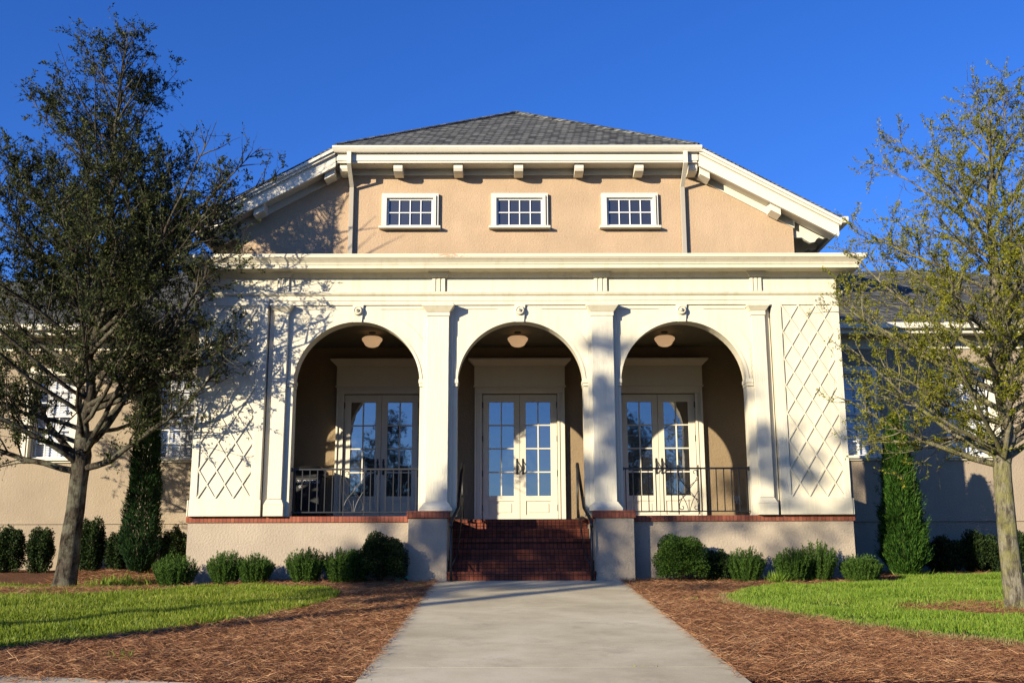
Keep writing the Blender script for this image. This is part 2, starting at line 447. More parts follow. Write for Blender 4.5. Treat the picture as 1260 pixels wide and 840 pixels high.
def lawn_sheet(name, poly):
    me = B(); n = len(poly)
    import bmesh
    g = .25
    xs_ = np.arange(min(p[0] for p in poly), max(p[0] for p in poly), g); 
    P = []
    for k in range(n):
        a, c = poly[k], poly[(k+1) % n]
        m = max(1, int(math.hypot(c[0]-a[0], c[1]-a[1])/.3))
        P += [(a[0]+(c[0]-a[0])*i/m, a[1]+(c[1]-a[1])*i/m) for i in range(m)]
    n = len(P)
    top = [(x, y, 1.0) for x, y in P]; bot = [(x, y, 0.0) for x, y in P]
    me.v = top; me.f = [tuple(range(n))]
    m_ = bpy.data.meshes.new(name); m_.from_pydata(me.v, [], me.f)
    bm = bmesh.new(); bm.from_mesh(m_)
    for ax, lo, hi in ((0, min(p[0] for p in P), max(p[0] for p in P)), (1, min(p[1] for p in P), max(p[1] for p in P))):
        c = lo+.4
        while c < hi:
            no = Vector((1, 0, 0)) if ax == 0 else Vector((0, 1, 0))
            bmesh.ops.bisect_plane(bm, geom=bm.verts[:]+bm.edges[:]+bm.faces[:], plane_co=no*c, plane_no=no); c += .4
    bd = [e for e in bm.edges if e.is_boundary]
    ex = bmesh.ops.extrude_edge_only(bm, edges=bd)['geom']
    low = {v for v in ex if isinstance(v, bmesh.types.BMVert)}
    for v in bm.verts:
        v.co.z = gz(v.co.y, v.co.x)+(-.06 if v in low else .034)
    bmesh.ops.recalc_face_normals(bm, faces=bm.faces); bm.to_mesh(m_); bm.free()
    m_.materials.append(M['soil'])
    o = bpy.data.objects.new(name, m_); COL.objects.link(o)
    return tag(o, kind='structure')
lawn_sheet('lawn', LAWN_L); lawn_sheet('lawn', LAWN_R)

def vnoise(x, y, s, o=0):
    return np.array([noise.noise(Vector((float(a)*s+o, float(b)*s, 3.1))) for a, b in zip(x, y)])
def scatter(poly, n, box):
    x = rng.uniform(box[0], box[1], n); y = rng.uniform(box[2], box[3], n)
    k = inpoly(x, y, poly); return x[k], y[k]
def grass(name, poly, box, n, label, mat):
    x, y = scatter(poly, n, box)
    # visible wedge only, denser near the camera is not needed
    rf = ring_fac(x, y); nn = vnoise(x, y, 1.3)
    keep = (rf > 1.0+nn*.9) | (rng.uniform(size=len(x)) < .10)
    keep &= rng.uniform(size=len(x)) < (.80+nn*1.0)
    x, y, nn = x[keep], y[keep], nn[keep]
    base = np.stack([x, y, gzn(y, x)+.025], 1)
    d = rng.normal(0, .42, (len(x), 3)); d[:, 2] = 1
    hgt = .062*(1+.7*nn[:, None])
    v, f = blades(rng, base, d, hgt, .0095, .28)
    o = npmesh(name, v, f, mat); tag(o, label, 'grass', kind='stuff'); return o
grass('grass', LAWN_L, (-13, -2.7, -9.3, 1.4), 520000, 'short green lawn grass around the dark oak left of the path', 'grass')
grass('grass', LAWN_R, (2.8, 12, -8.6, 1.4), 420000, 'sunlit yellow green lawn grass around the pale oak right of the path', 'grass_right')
# dry fringe along the edge of the right lawn
e = np.array(LAWN_R[10:]+[LAWN_R[0]]); pts = []
for a, b in zip(e[:-1], e[1:]):
    t = rng.uniform(0, 1, (2600, 1)); q = a+(b-a)*t+rng.normal(0, .07, (2600, 2)); pts.append(q)
q = np.concatenate(pts); base = np.stack([q[:, 0], q[:, 1], gzn(q[:, 1], q[:, 0])+.01], 1)
d = rng.normal(0, .8, (len(q), 3)); d[:, 2] = .7
v, f = blades(rng, base, d, .075, .006, .25)
tag(npmesh('dry_grass', v, f, 'dead_grass'), 'dry straw coloured grass fringe along the front edge of the right lawn', 'dry grass', kind='stuff')

# pine straw
def straw(n):
    x = rng.uniform(-9, 9, n); y = rng.uniform(-9.9, 2.8, n)
    k = ~(inpoly(x, y, LAWN_L) | inpoly(x, y, LAWN_R))
    k |= (ring_fac(x, y) < 1.1)
    en = rng.exponential(.018, n)
    k &= ~((x > -1.50+en) & (x < 1.74-en)) & ~((y > -.05) & (np.abs(x) < 5.95)) & (np.abs(x) < 2.5+(19.1+y)*.62)
    x, y = x[k], y[k]; n = len(x)
    lump = vnoise(x, y, 5.5)
    z = gzn(y, x)+.028+np.where((x > -1.53) & (x < 1.77), .032, 0)+np.maximum(lump, -.3)*np.where((x > -1.53) & (x < 1.77), .004, .045)+rng.uniform(-.015, .022, n)
    a = rng.uniform(0, 2*np.pi, n)
    d = np.stack([np.cos(a), np.sin(a)*.8, rng.normal(.05, .22, n)], 1)
    v, f = blades(rng, np.stack([x, y, z], 1), d, .13, .0040, .03)
    return npmesh('pine_straw', v, f, 'straw')
tag(straw(680000), 'loose reddish brown pine straw mulch covering the beds beside the path', 'pine straw', kind='stuff')

# ------------------------------------------------------------ the building
bld = thing('school_building', 'cream and tan stucco school building with three arched porch bays and a shingled roof', 'building')
FL = 1.16
AX = (-2.98, 0.0, 2.98); AR = 1.15; SP = 3.54

# base, brick band, piers
for s in (-1, 1):
    b = B(); b.box(s*5.90, s*1.29, 0, .3, -.35, 1.05); b.box(s*5.90, s*5.6, .3, 3.6, -.35, 1.05); b.box(s*1.6, s*1.29, .3, 1.7, -.35, 1.05)
    b.build('foundation_wall', 'stucco_base', bld)
    b = B(); b.box(s*5.93, s*1.3, -.03, .32, 1.052, 1.155); b.box(s*5.93, s*5.58, .32, 3.6, 1.052, 1.155)
    b.build('brick_course', 'brick', bld, bevel=.004)
b = B(); b.box(-5.56, 5.56, 1.66, 3.75, 1.02, FL); b.box(-5.56, -1.3, .34, 1.66, 1.02, FL); b.box(1.3, 5.56, .34, 1.66, 1.02, FL)
b.build('porch_floor', 'brick_step', bld)
for s in (-1, 1):
    b = B(); b.box(s*1.29, s*1.97, -.32, -.002, -.35, 1.10)
    p = b.build('pedestal', 'stucco_base', bld, bevel=.008)
    b = B(); b.box(s*1.262, s*1.998, -.35, -.034, 1.103, 1.23); b.build('brick_cap', 'brick', p, bevel=.006)
# steps
b = B()
for k in range(6):
    y0 = -.32+k*.36; top = FL*(k+1)/6
    b.box(-1.288, 1.288, y0-.02, y0+.40 if k < 5 else 1.655, top-.07, top-.0)
    b.box(-1.288, 1.288, y0, y0+.39 if k < 5 else 1.655, top-FL/6-.0, top-.072)
b.build('steps', 'brick_step', bld, bevel=.004)

# arcade wall
b = B()
def arch_bay(b, x0, x1, xc, r, zs, zb, zt, y0, y1, axis='x', n=32):
    def P(u, y, z): return (u, y, z) if axis == 'x' else (y, u, z)
    th = [math.pi-math.pi*i/n for i in range(n+1)]
    arc = [(xc+r*math.cos(t), zs+r*math.sin(t)) for t in th]
    for y in (y0, y1):
        b.poly([P(x0, y, zb), P(xc-r, y, zb), P(xc-r, y, zs), P(x0, y, zs)])
        b.poly([P(xc+r, y, zb), P(x1, y, zb), P(x1, y, zs), P(xc+r, y, zs)])
        b.poly([P(x0, y, zs), P(xc-r, y, zs), P(xc-r, y, zt), P(x0, y, zt)])
        b.poly([P(xc+r, y, zs), P(x1, y, zs), P(x1, y, zt), P(xc+r, y, zt)])
        for (a, c), (d, e) in zip(arc[:-1], arc[1:]):
            b.poly([P(a, y, c), P(d, y, e), P(d, y, zt), P(a, y, zt)])
    for (a, c), (d, e) in zip(arc[:-1], arc[1:]):
        b.poly([P(a, y0, c), P(a, y1, c), P(d, y1, e), P(d, y0, e)])
    b.poly([P(xc-r, y0, zb), P(xc-r, y1, zb), P(xc-r, y1, zs), P(xc-r, y0, zs)])
    b.poly([P(xc+r, y0, zb), P(xc+r, y1, zb), P(xc+r, y1, zs), P(xc+r, y0, zs)])
for x0, x1, xc in ((-4.60, -1.49, AX[0]), (-1.49, 1.49, 0), (1.49, 4.60, AX[2])):
    arch_bay(b, x0, x1, xc, AR, SP, 1.157, 5.3, .0, .3)
b.box(-4.6, 4.6, .002, .298, 5.3, 5.8)
b.build('arcade_wall', 'cream', bld)

# end bays with side arches
for s in (-1, 1):
    b = B()
    b.box(s*4.62, s*5.86, -.085, .30, 1.157, 5.12)
    xa, xb = s*5.58, s*5.86
    arch_bay(b, .302, 3.45, 1.72, .57, 3.38, 1.157, 5.12, min(xa, xb), max(xa, xb), 'y', 16)
    b.box(xa, xb, 1.10, 2.34, 1.157, 2.08)
    b.box(s*4.62, s*5.86, .0, .30, 5.12, 5.8); b.box(xa, xb, .302, 3.45, 5.12, 5.8)
    b.build('end_bay_wall', 'cream', bld)
    b = B(); b.box(s*4.60, s*5.885, -.13, -.087, 1.158, 1.44); b.box(s*5.862, s*5.9, -.13, 3.4, 1.158, 1.44)
    b.build('plinth', 'cream', bld, bevel=.006)
    # raised frame and lattice
    xi0, xi1, z0, z1 = 4.80, 5.74, 1.47, 4.97
    b = B()
    for (a, c, d, e) in ((4.62, xi0, 1.44, 5.12), (xi1, 5.862, 1.44, 5.12), (xi0, xi1, z1, 5.12), (xi0, xi1, 1.44, z0)):
        b.box(s*a, s*c, -.112, -.084, d, e)
    lp = b.build('lattice_panel', 'cream_grain', bld, bevel=.003)
    b = B()
    nx_, nz_ = 3, 7; cw = (xi1-xi0)/nx_; ch = (z1-z0)/nz_
    w = .013
    def lin2(b, xa, za, xb, zb):
        dx, dz = xb-xa, zb-za; L = math.hypot(dx, dz); ox, oz = -dz/L*w, dx/L*w
        b.prism([(xa-ox, -.106, za-oz), (xb-ox, -.106, zb-oz), (xb+ox, -.106, zb+oz), (xa+ox, -.106, za+oz)], (0, .0225, 0))
    tot = nx_*2; hh = nz_*2
    for direc in (1, -1):
        for c in range(-hh, tot+hh+1):
            if (c) % 2: continue
            # line through half-cell grid: u = c + direc*v
            pts = [(c+direc*v, v) for v in range(0, hh+1) if 0 <= c+direc*v <= tot]
            if len(pts) < 2: continue
            (u0, v0), (u1, v1) = pts[0], pts[-1]
            X0, X1 = s*xi0+s*u0*cw/2, s*xi0+s*u1*cw/2
            Z0, Z1 = z0+v0*ch/2, z0+v1*ch/2
            lin2(b, X0, Z0, X1, Z1)
            if direc == -1:
                for v_ in b.v[-8:]: pass
                b.v[-8:] = [(x, y-.002, z) for x, y, z in b.v[-8:]]
    b.build('lattice_strips', 'cream', lp)
    # backing wall so the arcade is shadowed between bay and pilaster
    # slim pilaster
    b = B(); x0, x1 = 4.25, 4.50
    b.box(s*x0, s*x1, -.09, -.001, 1.46, 4.78)
    sp = b.build('slim_pilaster', 'cream_grain', bld, bevel=.005)
    b = B(); m0, m1 = min(s*x0, s*x1), max(s*x0, s*x1)
    b.box(m0-.012, m1+.012, -.105, -.0015, 4.782, 4.86)
    b.frustum((m0-.015, m1+.015, -.105, -.0015, 4.862), (m0-.07, m1+.07, -.17, -.0015, 4.94)); b.box(m0-.075, m1+.075, -.175, -.0015, 4.942, 5.0)
    b.build('capital', 'cream', sp, bevel=.004)
    b = B(); b.box(m0-.05, m1+.05, -.14, -.0015, 1.158, 1.36); b.frustum((m0-.05, m1+.05, -.14, -.0015, 1.362), (m0-.005, m1+.005, -.095, -.0015, 1.455))
    b.build('pilaster_base', 'cream', sp, bevel=.004)

for s in (-1, 1):
    m0, m1 = sorted((s*1.30, s*1.70))
    b = B(); b.box(m0, m1, -.16, -.001, 1.33, 4.76); b.box(m0-.07, m1+.07, -.05, -.0007, 1.33, 5.0)
    cp = b.build('pilaster', 'cream_grain', bld, bevel=.006)
    b = B(); b.box(m0-.012, m1+.012, -.175, -.052, 4.762, 4.83)
    b.frustum((m0-.01, m1+.01, -.18, -.052, 4.832), (m0-.085, m1+.085, -.255, -.052, 4.93)); b.box(m0-.09, m1+.09, -.26, -.052, 4.932, 5.01)
    b.build('capital', 'cream', cp, bevel=.004)
    b = B(); b.box(m0-.09, m1+.09, -.25, -.052, 1.232, 1.28); b.frustum((m0-.085, m1+.085, -.245, -.052, 1.281), (m0-.01, m1+.01, -.17, -.052, 1.39))
    b.build('pilaster_base', 'cream', cp, bevel=.004)

# archivolts, imposts, keystones
for xc in AX:
    b = B(); n = 40
    r0, r1, r2 = AR, AR+.045, 1.44
    for i in range(n):
        t0, t1 = math.pi*i/n, math.pi*(i+1)/n
        def Q(r, t, y): return (xc+r*math.cos(t), y, SP+r*math.sin(t))
        t0c, t1c = t0, t1
        if abs(r2*math.cos((t0+t1)/2)) > 1.245: ro = min(r2, 1.245/abs(math.cos((t0+t1)/2)))
        else: ro = r2
        ri0 = r0
        b.poly([Q(r1, t0, -.014), Q(ro, t0, -.014), Q(ro, t1, -.014), Q(r1, t1, -.014)])
        b.poly([Q(ro, t0, -.014), Q(ro, t0, .001), Q(ro, t1, .001), Q(ro, t1, -.014)])
        b.poly([Q(r0-.004, t0, -.03), Q(r1, t0, -.03), Q(r1, t1, -.03), Q(r0-.004, t1, -.03)])
        b.poly([Q(r1, t0, -.03), Q(r1, t0, -.014), Q(r1, t1, -.014), Q(r1, t1, -.03)])
        b.poly([Q(r0-.004, t0, -.03), Q(r0-.004, t0, .03), Q(r0-.004, t1, .03), Q(r0-.004, t1, -.03)])
    b.build('archivolt', 'cream', bld)
    for sx in (-1, 1):
        b = B(); xj = xc+sx*AR
        b.box(xj-sx*.02, xj+sx*.115, -.045, .31, SP-.005, SP+.07); b.box(xj-sx*.01, xj+sx*.115, -.03, .305, SP-.06, SP-.007)
        b.build('impost', 'cream', bld, bevel=.004)
    b = B()
    b.prism([(xc-.075, -.06, SP+AR-.02), (xc+.075, -.06, SP+AR-.02), (xc+.10, -.06, 5.0), (xc-.10, -.06, 5.0)], (0, .10, 0))
    k = b.build('keystone', 'cream', bld, bevel=.005)
    b = B(); b.lathe([(.085, 0), (.088, .03), (.075, .05), (.06, .05), (.055, .035), (.035, .035), (.03, .075), (.012, .085)], (xc-.01, -.06, 4.885), 20, 'y')
    b.build('rosette', 'cream', k, smooth=False)
    b = B(); b.lathe([(.012, 0), (.012, .01)], (xc-.01, -.143, 4.885), 12, 'y'); b.build('rosette_eye', 'iron', k)

# entablature: plan sweep round the porch
def sweep(prof, W, Yf, Yb, name, mat, parent):
    b = B(); n = len(prof)
    for (o, z) in prof:
        b.v += [(-(W+o), Yb, z), (-(W+o), Yf-o, z), (W+o, Yf-o, z), (W+o, Yb, z)]
    for i in range(n-1):
        for k in range(3):
            b.f.append((i*4+k, i*4+k+1, (i+1)*4+k+1, (i+1)*4+k))
    return b.build(name, mat, parent)
W0 = 5.86
sweep([(-.02, 5.0), (.035, 5.0), (.035, 5.075), (.05, 5.08), (.05, 5.16), (.085, 5.185), (.10, 5.215), (.10, 5.235), (-.02, 5.24)], W0, 0-.0, 3.4, 'architrave', 'cream', bld)
sweep([(-.02, 5.24), (.012, 5.24), (.012, 5.62), (-.02, 5.62)], W0, 0, 3.4, 'frieze', 'cream', bld)
sweep([(0, 5.52), (.04, 5.522), (.07, 5.56), (.11, 5.60), (.13, 5.605), (.36, 5.61), (.36, 5.635), (.37, 5.68), (.385, 5.682), (.385, 5.70), (.40, 5.72), (.44, 5.76), (.455, 5.765), (.455, 5.775), (-.1, 5.775)], W0, 0, 3.4, 'cornice', 'cream', bld)
sweep([(-.1, 5.776), (.45, 5.777), (.47, 5.785), (.48, 5.83), (.48, 5.85), (-.1, 5.86)], W0, 0, 3.4, 'cornice_cap', 'cornice_cap', bld)
b = B(); b.box(-5.9, 5.9, 0.02, 3.7, 5.79, 5.83); b.build('porch_roof', 'shingle', bld)
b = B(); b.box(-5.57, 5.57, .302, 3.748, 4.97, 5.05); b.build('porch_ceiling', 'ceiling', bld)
# bullnose line below architrave in each bay
for a, c in ((-4.16, -1.78), (-1.22, 1.22), (1.78, 4.16)):
    b = B(); b.box(a, c, -.018, -.0005, 4.925, 4.95); b.build('bay_moulding', 'cream', bld)
for xc in (-4.375, -1.5, 1.5, 4.375):
    b = B(); w = .13 if abs(xc) < 2 else .115
    b.box(xc-w, xc+w, -.04, -.011, 5.245, 5.515)
    for k in (-1, 0, 1): b.box(xc+k*w*.68-.026, xc+k*w*.68+.026, -.055, -.041, 5.25, 5.51)
    fb = b.build('frieze_block', 'cream_grain', bld, bevel=.003)
    b = B(); b.frustum((xc-w-.01, xc+w+.01, -.09, -.02, 5.517), (xc-w-.07, xc+w+.07, -.16, -.02, 5.602)); b.build('block_cap', 'cream', fb)
# stuccoed mass: main block
b = B()
b.poly([(-6.2, 3.75, 0), (6.2, 3.75, 0), (6.2, 3.75, 8.0), (4.0, 3.75, 9.2), (-4.0, 3.75, 9.2), (-6.2, 3.75, 8.0)])
b.poly([(6.2, 3.75, 0), (6.2, 16, 0), (6.2, 16, 8.0), (6.2, 3.75, 8.0)])
b.poly([(-6.2, 3.75, 0), (-6.2, 16, 0), (-6.2, 16, 8.0), (-6.2, 3.75, 8.0)])
b.poly([(-6.2, 16, 0), (6.2, 16, 0), (6.2, 16, 8.0), (0, 16, 11.4), (-6.2, 16, 8.0)])
b.build('upper_wall', 'stucco_up', bld)
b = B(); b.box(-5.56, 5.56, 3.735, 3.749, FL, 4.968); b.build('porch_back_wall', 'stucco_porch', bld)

# main roof
S = .547
b = B(); th = .10
eR, cR, ap, bk = (7.10, 3.22, 7.80), (4.05, 3.22, 7.80+S*3.05), (0, 6.5, 7.80+S*7.10), (0, 16.3, 7.80+S*7.10)
eL, cL = (-7.10, 3.22, 7.80), (-4.05, 3.22, 7.80+S*3.05)
eRb, eLb = (7.10, 16.3, 7.80), (-7.10, 16.3, 7.80)
top = [eR, cR, ap, bk, eL, cL, eRb, eLb]
b.v = top + [(x, y, z-th) for x, y, z in top]
b.f = [(0, 1, 2, 3, 6), (4, 5, 2, 3, 7), (1, 2, 5), (8, 9, 10, 11, 14), (12, 13, 10, 11, 15), (9, 10, 13),
       (0, 1, 9, 8), (1, 5, 13, 9), (5, 4, 12, 13), (0, 6, 14, 8), (4, 7, 15, 12)]
rf = b.build('roof', 'shingle', bld)
b = B(); b.tube([(4.05, 3.24, 9.47), (0, 6.5, 11.70)], .05, 6); b.tube([(-4.05, 3.24, 9.47), (0, 6.5, 11.70)], .05, 6)
b.build('hip_ridge', 'shingle', rf)

# front eave
b = B()
pr = [(3.20, 9.40), (3.06, 9.40), (3.06, 9.36), (3.09, 9.31), (3.12, 9.27), (3.20, 9.27)]
b.prism([(-4.10, y, z) for y, z in pr], (8.20, 0, 0)); b.build('gutter', 'trim', bld)
b = B(); b.box(-4.02, 4.02, 3.21, 3.26, 9.10, 9.31); b.box(-4.0, 4.0, 3.23, 3.27, 9.055, 9.098); b.build('fascia', 'trim', bld)
b = B(); b.box(-4.0, 4.0, 3.272, 3.746, 9.09, 9.12); b.build('soffit', 'trim', bld)
b = B(); b.box(-4.0, 4.0, 3.70, 3.747, 8.95, 9.088); b.build('frieze_trim', 'trim', bld)
br0 = None
for x in (-3.86, -2.66, -1.32, .03, 1.38, 2.72, 3.92):
    b = B(); b.prism([(-.10, 3.31, 9.088), (-.10, 3.30, 8.96), (-.10, 3.34, 8.90), (-.10, 3.46, 8.875), (-.10, 3.695, 8.87), (-.10, 3.695, 9.088)], (.20, 0, 0))
    if br0 is None: br0 = b.build('bracket', 'trim', bld, bevel=.004); br0.location = (x, 0, 0)
    else: c = br0.copy(); COL.objects.link(c); c.location = (x, 0, 0)

# rakes
for s in (-1, 1):
    def rk(b, x0, x1, zo0, zo1, y0, y1):
        zt = lambda x: 7.80-th+S*(7.10-x)
        b.prism([(s*x0, y0, zt(x0)+zo1), (s*x1, y0, zt(x1)+zo1), (s*x1, y0, zt(x1)+zo0), (s*x0, y0, zt(x0)+zo0)], (0, y1-y0, 0))
    b = B()
    rk(b, 4.05, 7.12, -.07, -.003, 3.10, 3.30); rk(b, 4.05, 7.10, -.13, -.072, 3.145, 3.30); rk(b, 4.04, 7.06, -.36, -.132, 3.215, 3.26)
    rk(b, 4.04, 7.04, -.41, -.362, 3.20, 3.27)
    b.build('rake_board', 'trim', bld)
    b = B(); rk(b, 4.0, 7.02, -.33, -.29, 3.262, 3.745); b.build('rake_soffit', 'trim', bld)
    b = B(); rk(b, 4.0, 6.22, -.50, -.332, 3.70, 3.747); b.build('rake_trim', 'trim', bld)
    for x in (4.18, 5.72):
        b = B(); rk(b, x-.11, x+.11, -.54, -.332, 3.31, 3.698); b.build('bracket', 'trim', bld, bevel=.004)
    # side eave with shaped rafter tails
    b = B(); b.box(s*7.10, s*7.24, 3.08, 16.3, 7.60, 7.74); b.box(s*7.06, s*7.098, 3.26, 16.3, 7.50, 7.72)
    b.build('side_gutter', 'trim', bld)
    b = B(); rk(b, 6.2, 7.05, -.14, -.10, 3.75, 16.3); b.build('side_soffit', 'trim', bld)
    rt = None
    for k in range(14):
        y = 3.85+k*.85
        if rt is None:
            b = B(); pf = [(6.2, 8.02), (7.02, 7.58), (6.98, 7.50), (6.88, 7.47), (6.80, 7.50), (6.75, 7.47), (6.70, 7.40), (6.60, 7.38), (6.5, 7.44), (6.42, 7.50), (6.2, 7.50)]
            b.prism([(s*x, 0, z) for x, z in pf], (0, .10, 0)); rt = b.build('rafter_tail', 'trim', bld); rt.location = (0, y, 0)
        else: c = rt.copy(); COL.objects.link(c); c.location = (0, y, 0)
    # downspouts
    x = s*3.73
    b = B()
    b.box(x-.045, x+.045, 3.10, 3.18, 9.0, 9.275)
    b.prism([(x-.045, 3.10, 9.0), (x-.045, 3.18, 9.0), (x-.045, 3.72, 8.64), (x-.045, 3.64, 8.64)], (.09, 0, 0))
    b.build('downspout_elbow', 'trim', bld)
    b = B(); b.box(x-.05, x+.05, 3.64, 3.725, 5.83, 8.64)
    b.build('downspout', 'gray_metal', bld, bevel=.006)

# windows: local builder, centre bottom at origin, face towards -Y, wall plane y=0
def casing(w, h, c, d, sill=True, mat='white'):
    b = B()
    for (a, e, z0, z1) in ((-w/2-c, -w/2, 0, h), (w/2, w/2+c, 0, h), (-w/2-c, w/2+c, h, h+c)):
        b.box(a, e, -d, .0, z0, z1)
    b2 = .45*c
    for (a, e, z0, z1) in ((-w/2-b2, -w/2, 0, h), (w/2, w/2+b2, 0, h), (-w/2-b2, w/2+b2, h, h+b2)):
        b.box(a, e, -d*.55, .05, z0, z1)
    b.v = [(x, y, z) for x, y, z in b.v]
    return b
def sash(w, z0, z1, cols, rows, y, fr=.035, mu=.022):
    b = B(); x0, x1 = -w/2, w/2
    b.box(x0, x0+fr, y, y+.035, z0, z1); b.box(x1-fr, x1, y, y+.035, z0, z1)
    b.box(x0+fr, x1-fr, y, y+.035, z0, z0+fr); b.box(x0+fr, x1-fr, y, y+.035, z1-fr, z1)
    for i in range(1, cols):
        xx = x0+fr+(w-2*fr)*i/cols; b.box(xx-mu/2, xx+mu/2, y+.004, y+.03, z0+fr, z1-fr)
    for j in range(1, rows):
        zz = z0+fr+(z1-z0-2*fr)*j/rows; b.box(x0+fr, x1-fr, y+.002, y+.032, zz-mu/2, zz+mu/2)
    return b
# upper small windows (real recess: pane sits in front of the wall sheet)
for i, x in enumerate((-2.41, .05, 2.53)):
    L = (x, 3.75, 7.72)
    if i == 0:
        b = B(); w, h, c = 1.04, .66, .12
        for (a, e, z0, z1) in ((-w/2-c, -w/2, 0, h), (w/2, w/2+c, 0, h), (-w/2-c, w/2+c, h, h+c)):
            b.box(a, e, -.085, -.001, z0, z1)
        for (a, e, z0, z1) in ((-w/2-c*.55, -w/2, 0, h), (w/2, w/2+c*.55, 0, h), (-w/2-c*.55, w/2+c*.55, h, h+c*.55)):
            b.box(a, e, -.12, -.086, z0, z1)
        uw = b.build('window', 'trim', bld, bevel=.005); uw.location = L
        b = sash(w, .0, h, 4, 2, -.06, .04, .022); b.build('sash', 'white', uw)
        b = B(); b.box(-w/2+.01, w/2-.01, -.03, -.02, .01, h-.01); b.build('pane', 'glass_up', uw)
        b = B(); b.box(-w/2-c-.05, w/2+c+.05, -.16, -.001, -.055, -.002); b.build('sill', 'trim', uw, bevel=.005)
    else: copy_tree(uw, bld, L)

# porch doors
def door_leaf(sx):
    """hinged at outer side; sx=+1: leaf spans x 0.005..0.80"""
    b = B(); X0, X1 = .004, .80; H = 2.74
    gx0, gx1 = .13, .66; gz0, gz1 = .57, 2.58
    y0, y1 = -.045, 0
    def bx(a, c, d, e, z0, z1): b.box(sx*a, sx*c, d, e, z0, z1)
    bx(X0, gx0, y0, y1, 0, H); bx(gx1, X1, y0, y1, 0, H)
    bx(gx0, gx1, y0, y1, 0, .17); bx(gx0, gx1, y0+.02, y1, .17, .46); bx(gx0, gx1, y0, y1, .46, gz0); bx(gx0, gx1, y0, y1, gz1, H)
    bx(gx0+.05, gx1-.05, y0+.006, y0+.02, .22, .41)
    m = .028
    bx((gx0+gx1)/2-m/2, (gx0+gx1)/2+m/2, y0+.004, y1, gz0, gz1)
    for j in (1, 2, 3):
        z = gz0+(gz1-gz0)*j/4
        bx(gx0, gx1, y0+.006, y1-.002, z-m/2, z+m/2)
    leaf = b.build('door', 'door', bld, bevel=.003)
    b = B(); bx2 = sorted((sx*gx0, sx*gx1)); b.box(bx2[0], bx2[1], -.018, -.012, gz0, gz1); b.build('pane', 'glass_door', leaf)
    b = B(); hx = sx*.062
    b.tube([(hx, -.06, 1.04), (hx-.0*sx, -.09, 1.06), (hx+.035, -.115, 1.14), (hx+.03, -.115, 1.20), (hx, -.09, 1.27), (hx, -.06, 1.29)], .011, 8)
    b.lathe([(.028, 0), (.028, .012), (.01, .016)], (hx, -.046, 1.29), 12, 'y'); b.lathe([(.03, 0), (.03, .012), (.01, .016)], (hx, -.046, 1.05), 12, 'y')
    b.box(hx-.02, hx+.02, -.055, -.046, 1.04, 1.36)
    b.build('handle', 'iron', leaf)
    for z in (.25, .98, 1.72, 2.45):
        b = B(); b.box(sx*.79, sx*.812, -.065, -.046, z, z+.13); b.build('hinge', 'iron', leaf)
    return leaf
for i, xc in enumerate(AX):
    L = (xc+.03, 3.735, FL+.01)
    if i == 0:
        b = B()
        for s in (-1, 1):
            b.box(s*.812, s*.97, -.09, -.001, 0, 2.76); b.box(s*.812, s*.86, -.11, -.091, 0, 2.76); b.box(s*.93, s*.97, -.125, -.091, 0, 2.90)
        b.box(-.97, .97, -.09, -.001, 2.762, 2.90); b.box(-.925, .925, -.12, -.091, 2.85, 2.90)
        ds = b.build('door_surround', 'door', bld, bevel=.004); ds.location = L
        b = B(); b.box(-.98, .98, -.13, -.001, 2.902, 3.36)
        b.box(-1.0, 1.0, -.15, -.001, 2.905, 2.93)
        b.frustum((-.985, .985, -.135, -.001, 3.362), (-1.10, 1.10, -.25, -.001, 3.48)); b.box(-1.11, 1.11, -.26, -.001, 3.482, 3.51)
        b.build('door_hood', 'door', ds)
        b = B(); b.box(-.81, .81, -.06, -.002, -.03, .0); b.build('threshold', 'gray_metal', ds)
        la, lb = door_leaf(-1), door_leaf(1)
        for l in (la, lb): l.location = L
    else:
        copy_tree(ds, bld, L); copy_tree(la, bld, L); copy_tree(lb, bld, L)

# ceiling lamps
for i, xc in enumerate(AX):
    L = (xc-.02+(.03 if i == 2 else 0), 2.2, 4.97)
    if i == 0:
        b = B(); b.lathe([(.07, 0), (.07, -.03), (.03, -.06), (.03, -.10)], (0, 0, 0), 16); cl = b.build('ceiling_light', 'iron', bld, smooth=False); cl.location = L
        b = B(); b.lathe([(.08, -.09), (.17, -.10), (.205, -.125), (.21, -.15), (.19, -.19), (.165, -.215), (.16, -.235), (.13, -.275), (.08, -.30), (.03, -.31)], (0, 0, 0), 28)
        b.build('lamp_shade', 'opal', cl, smooth=True)
    else: copy_tree(cl, bld, L)

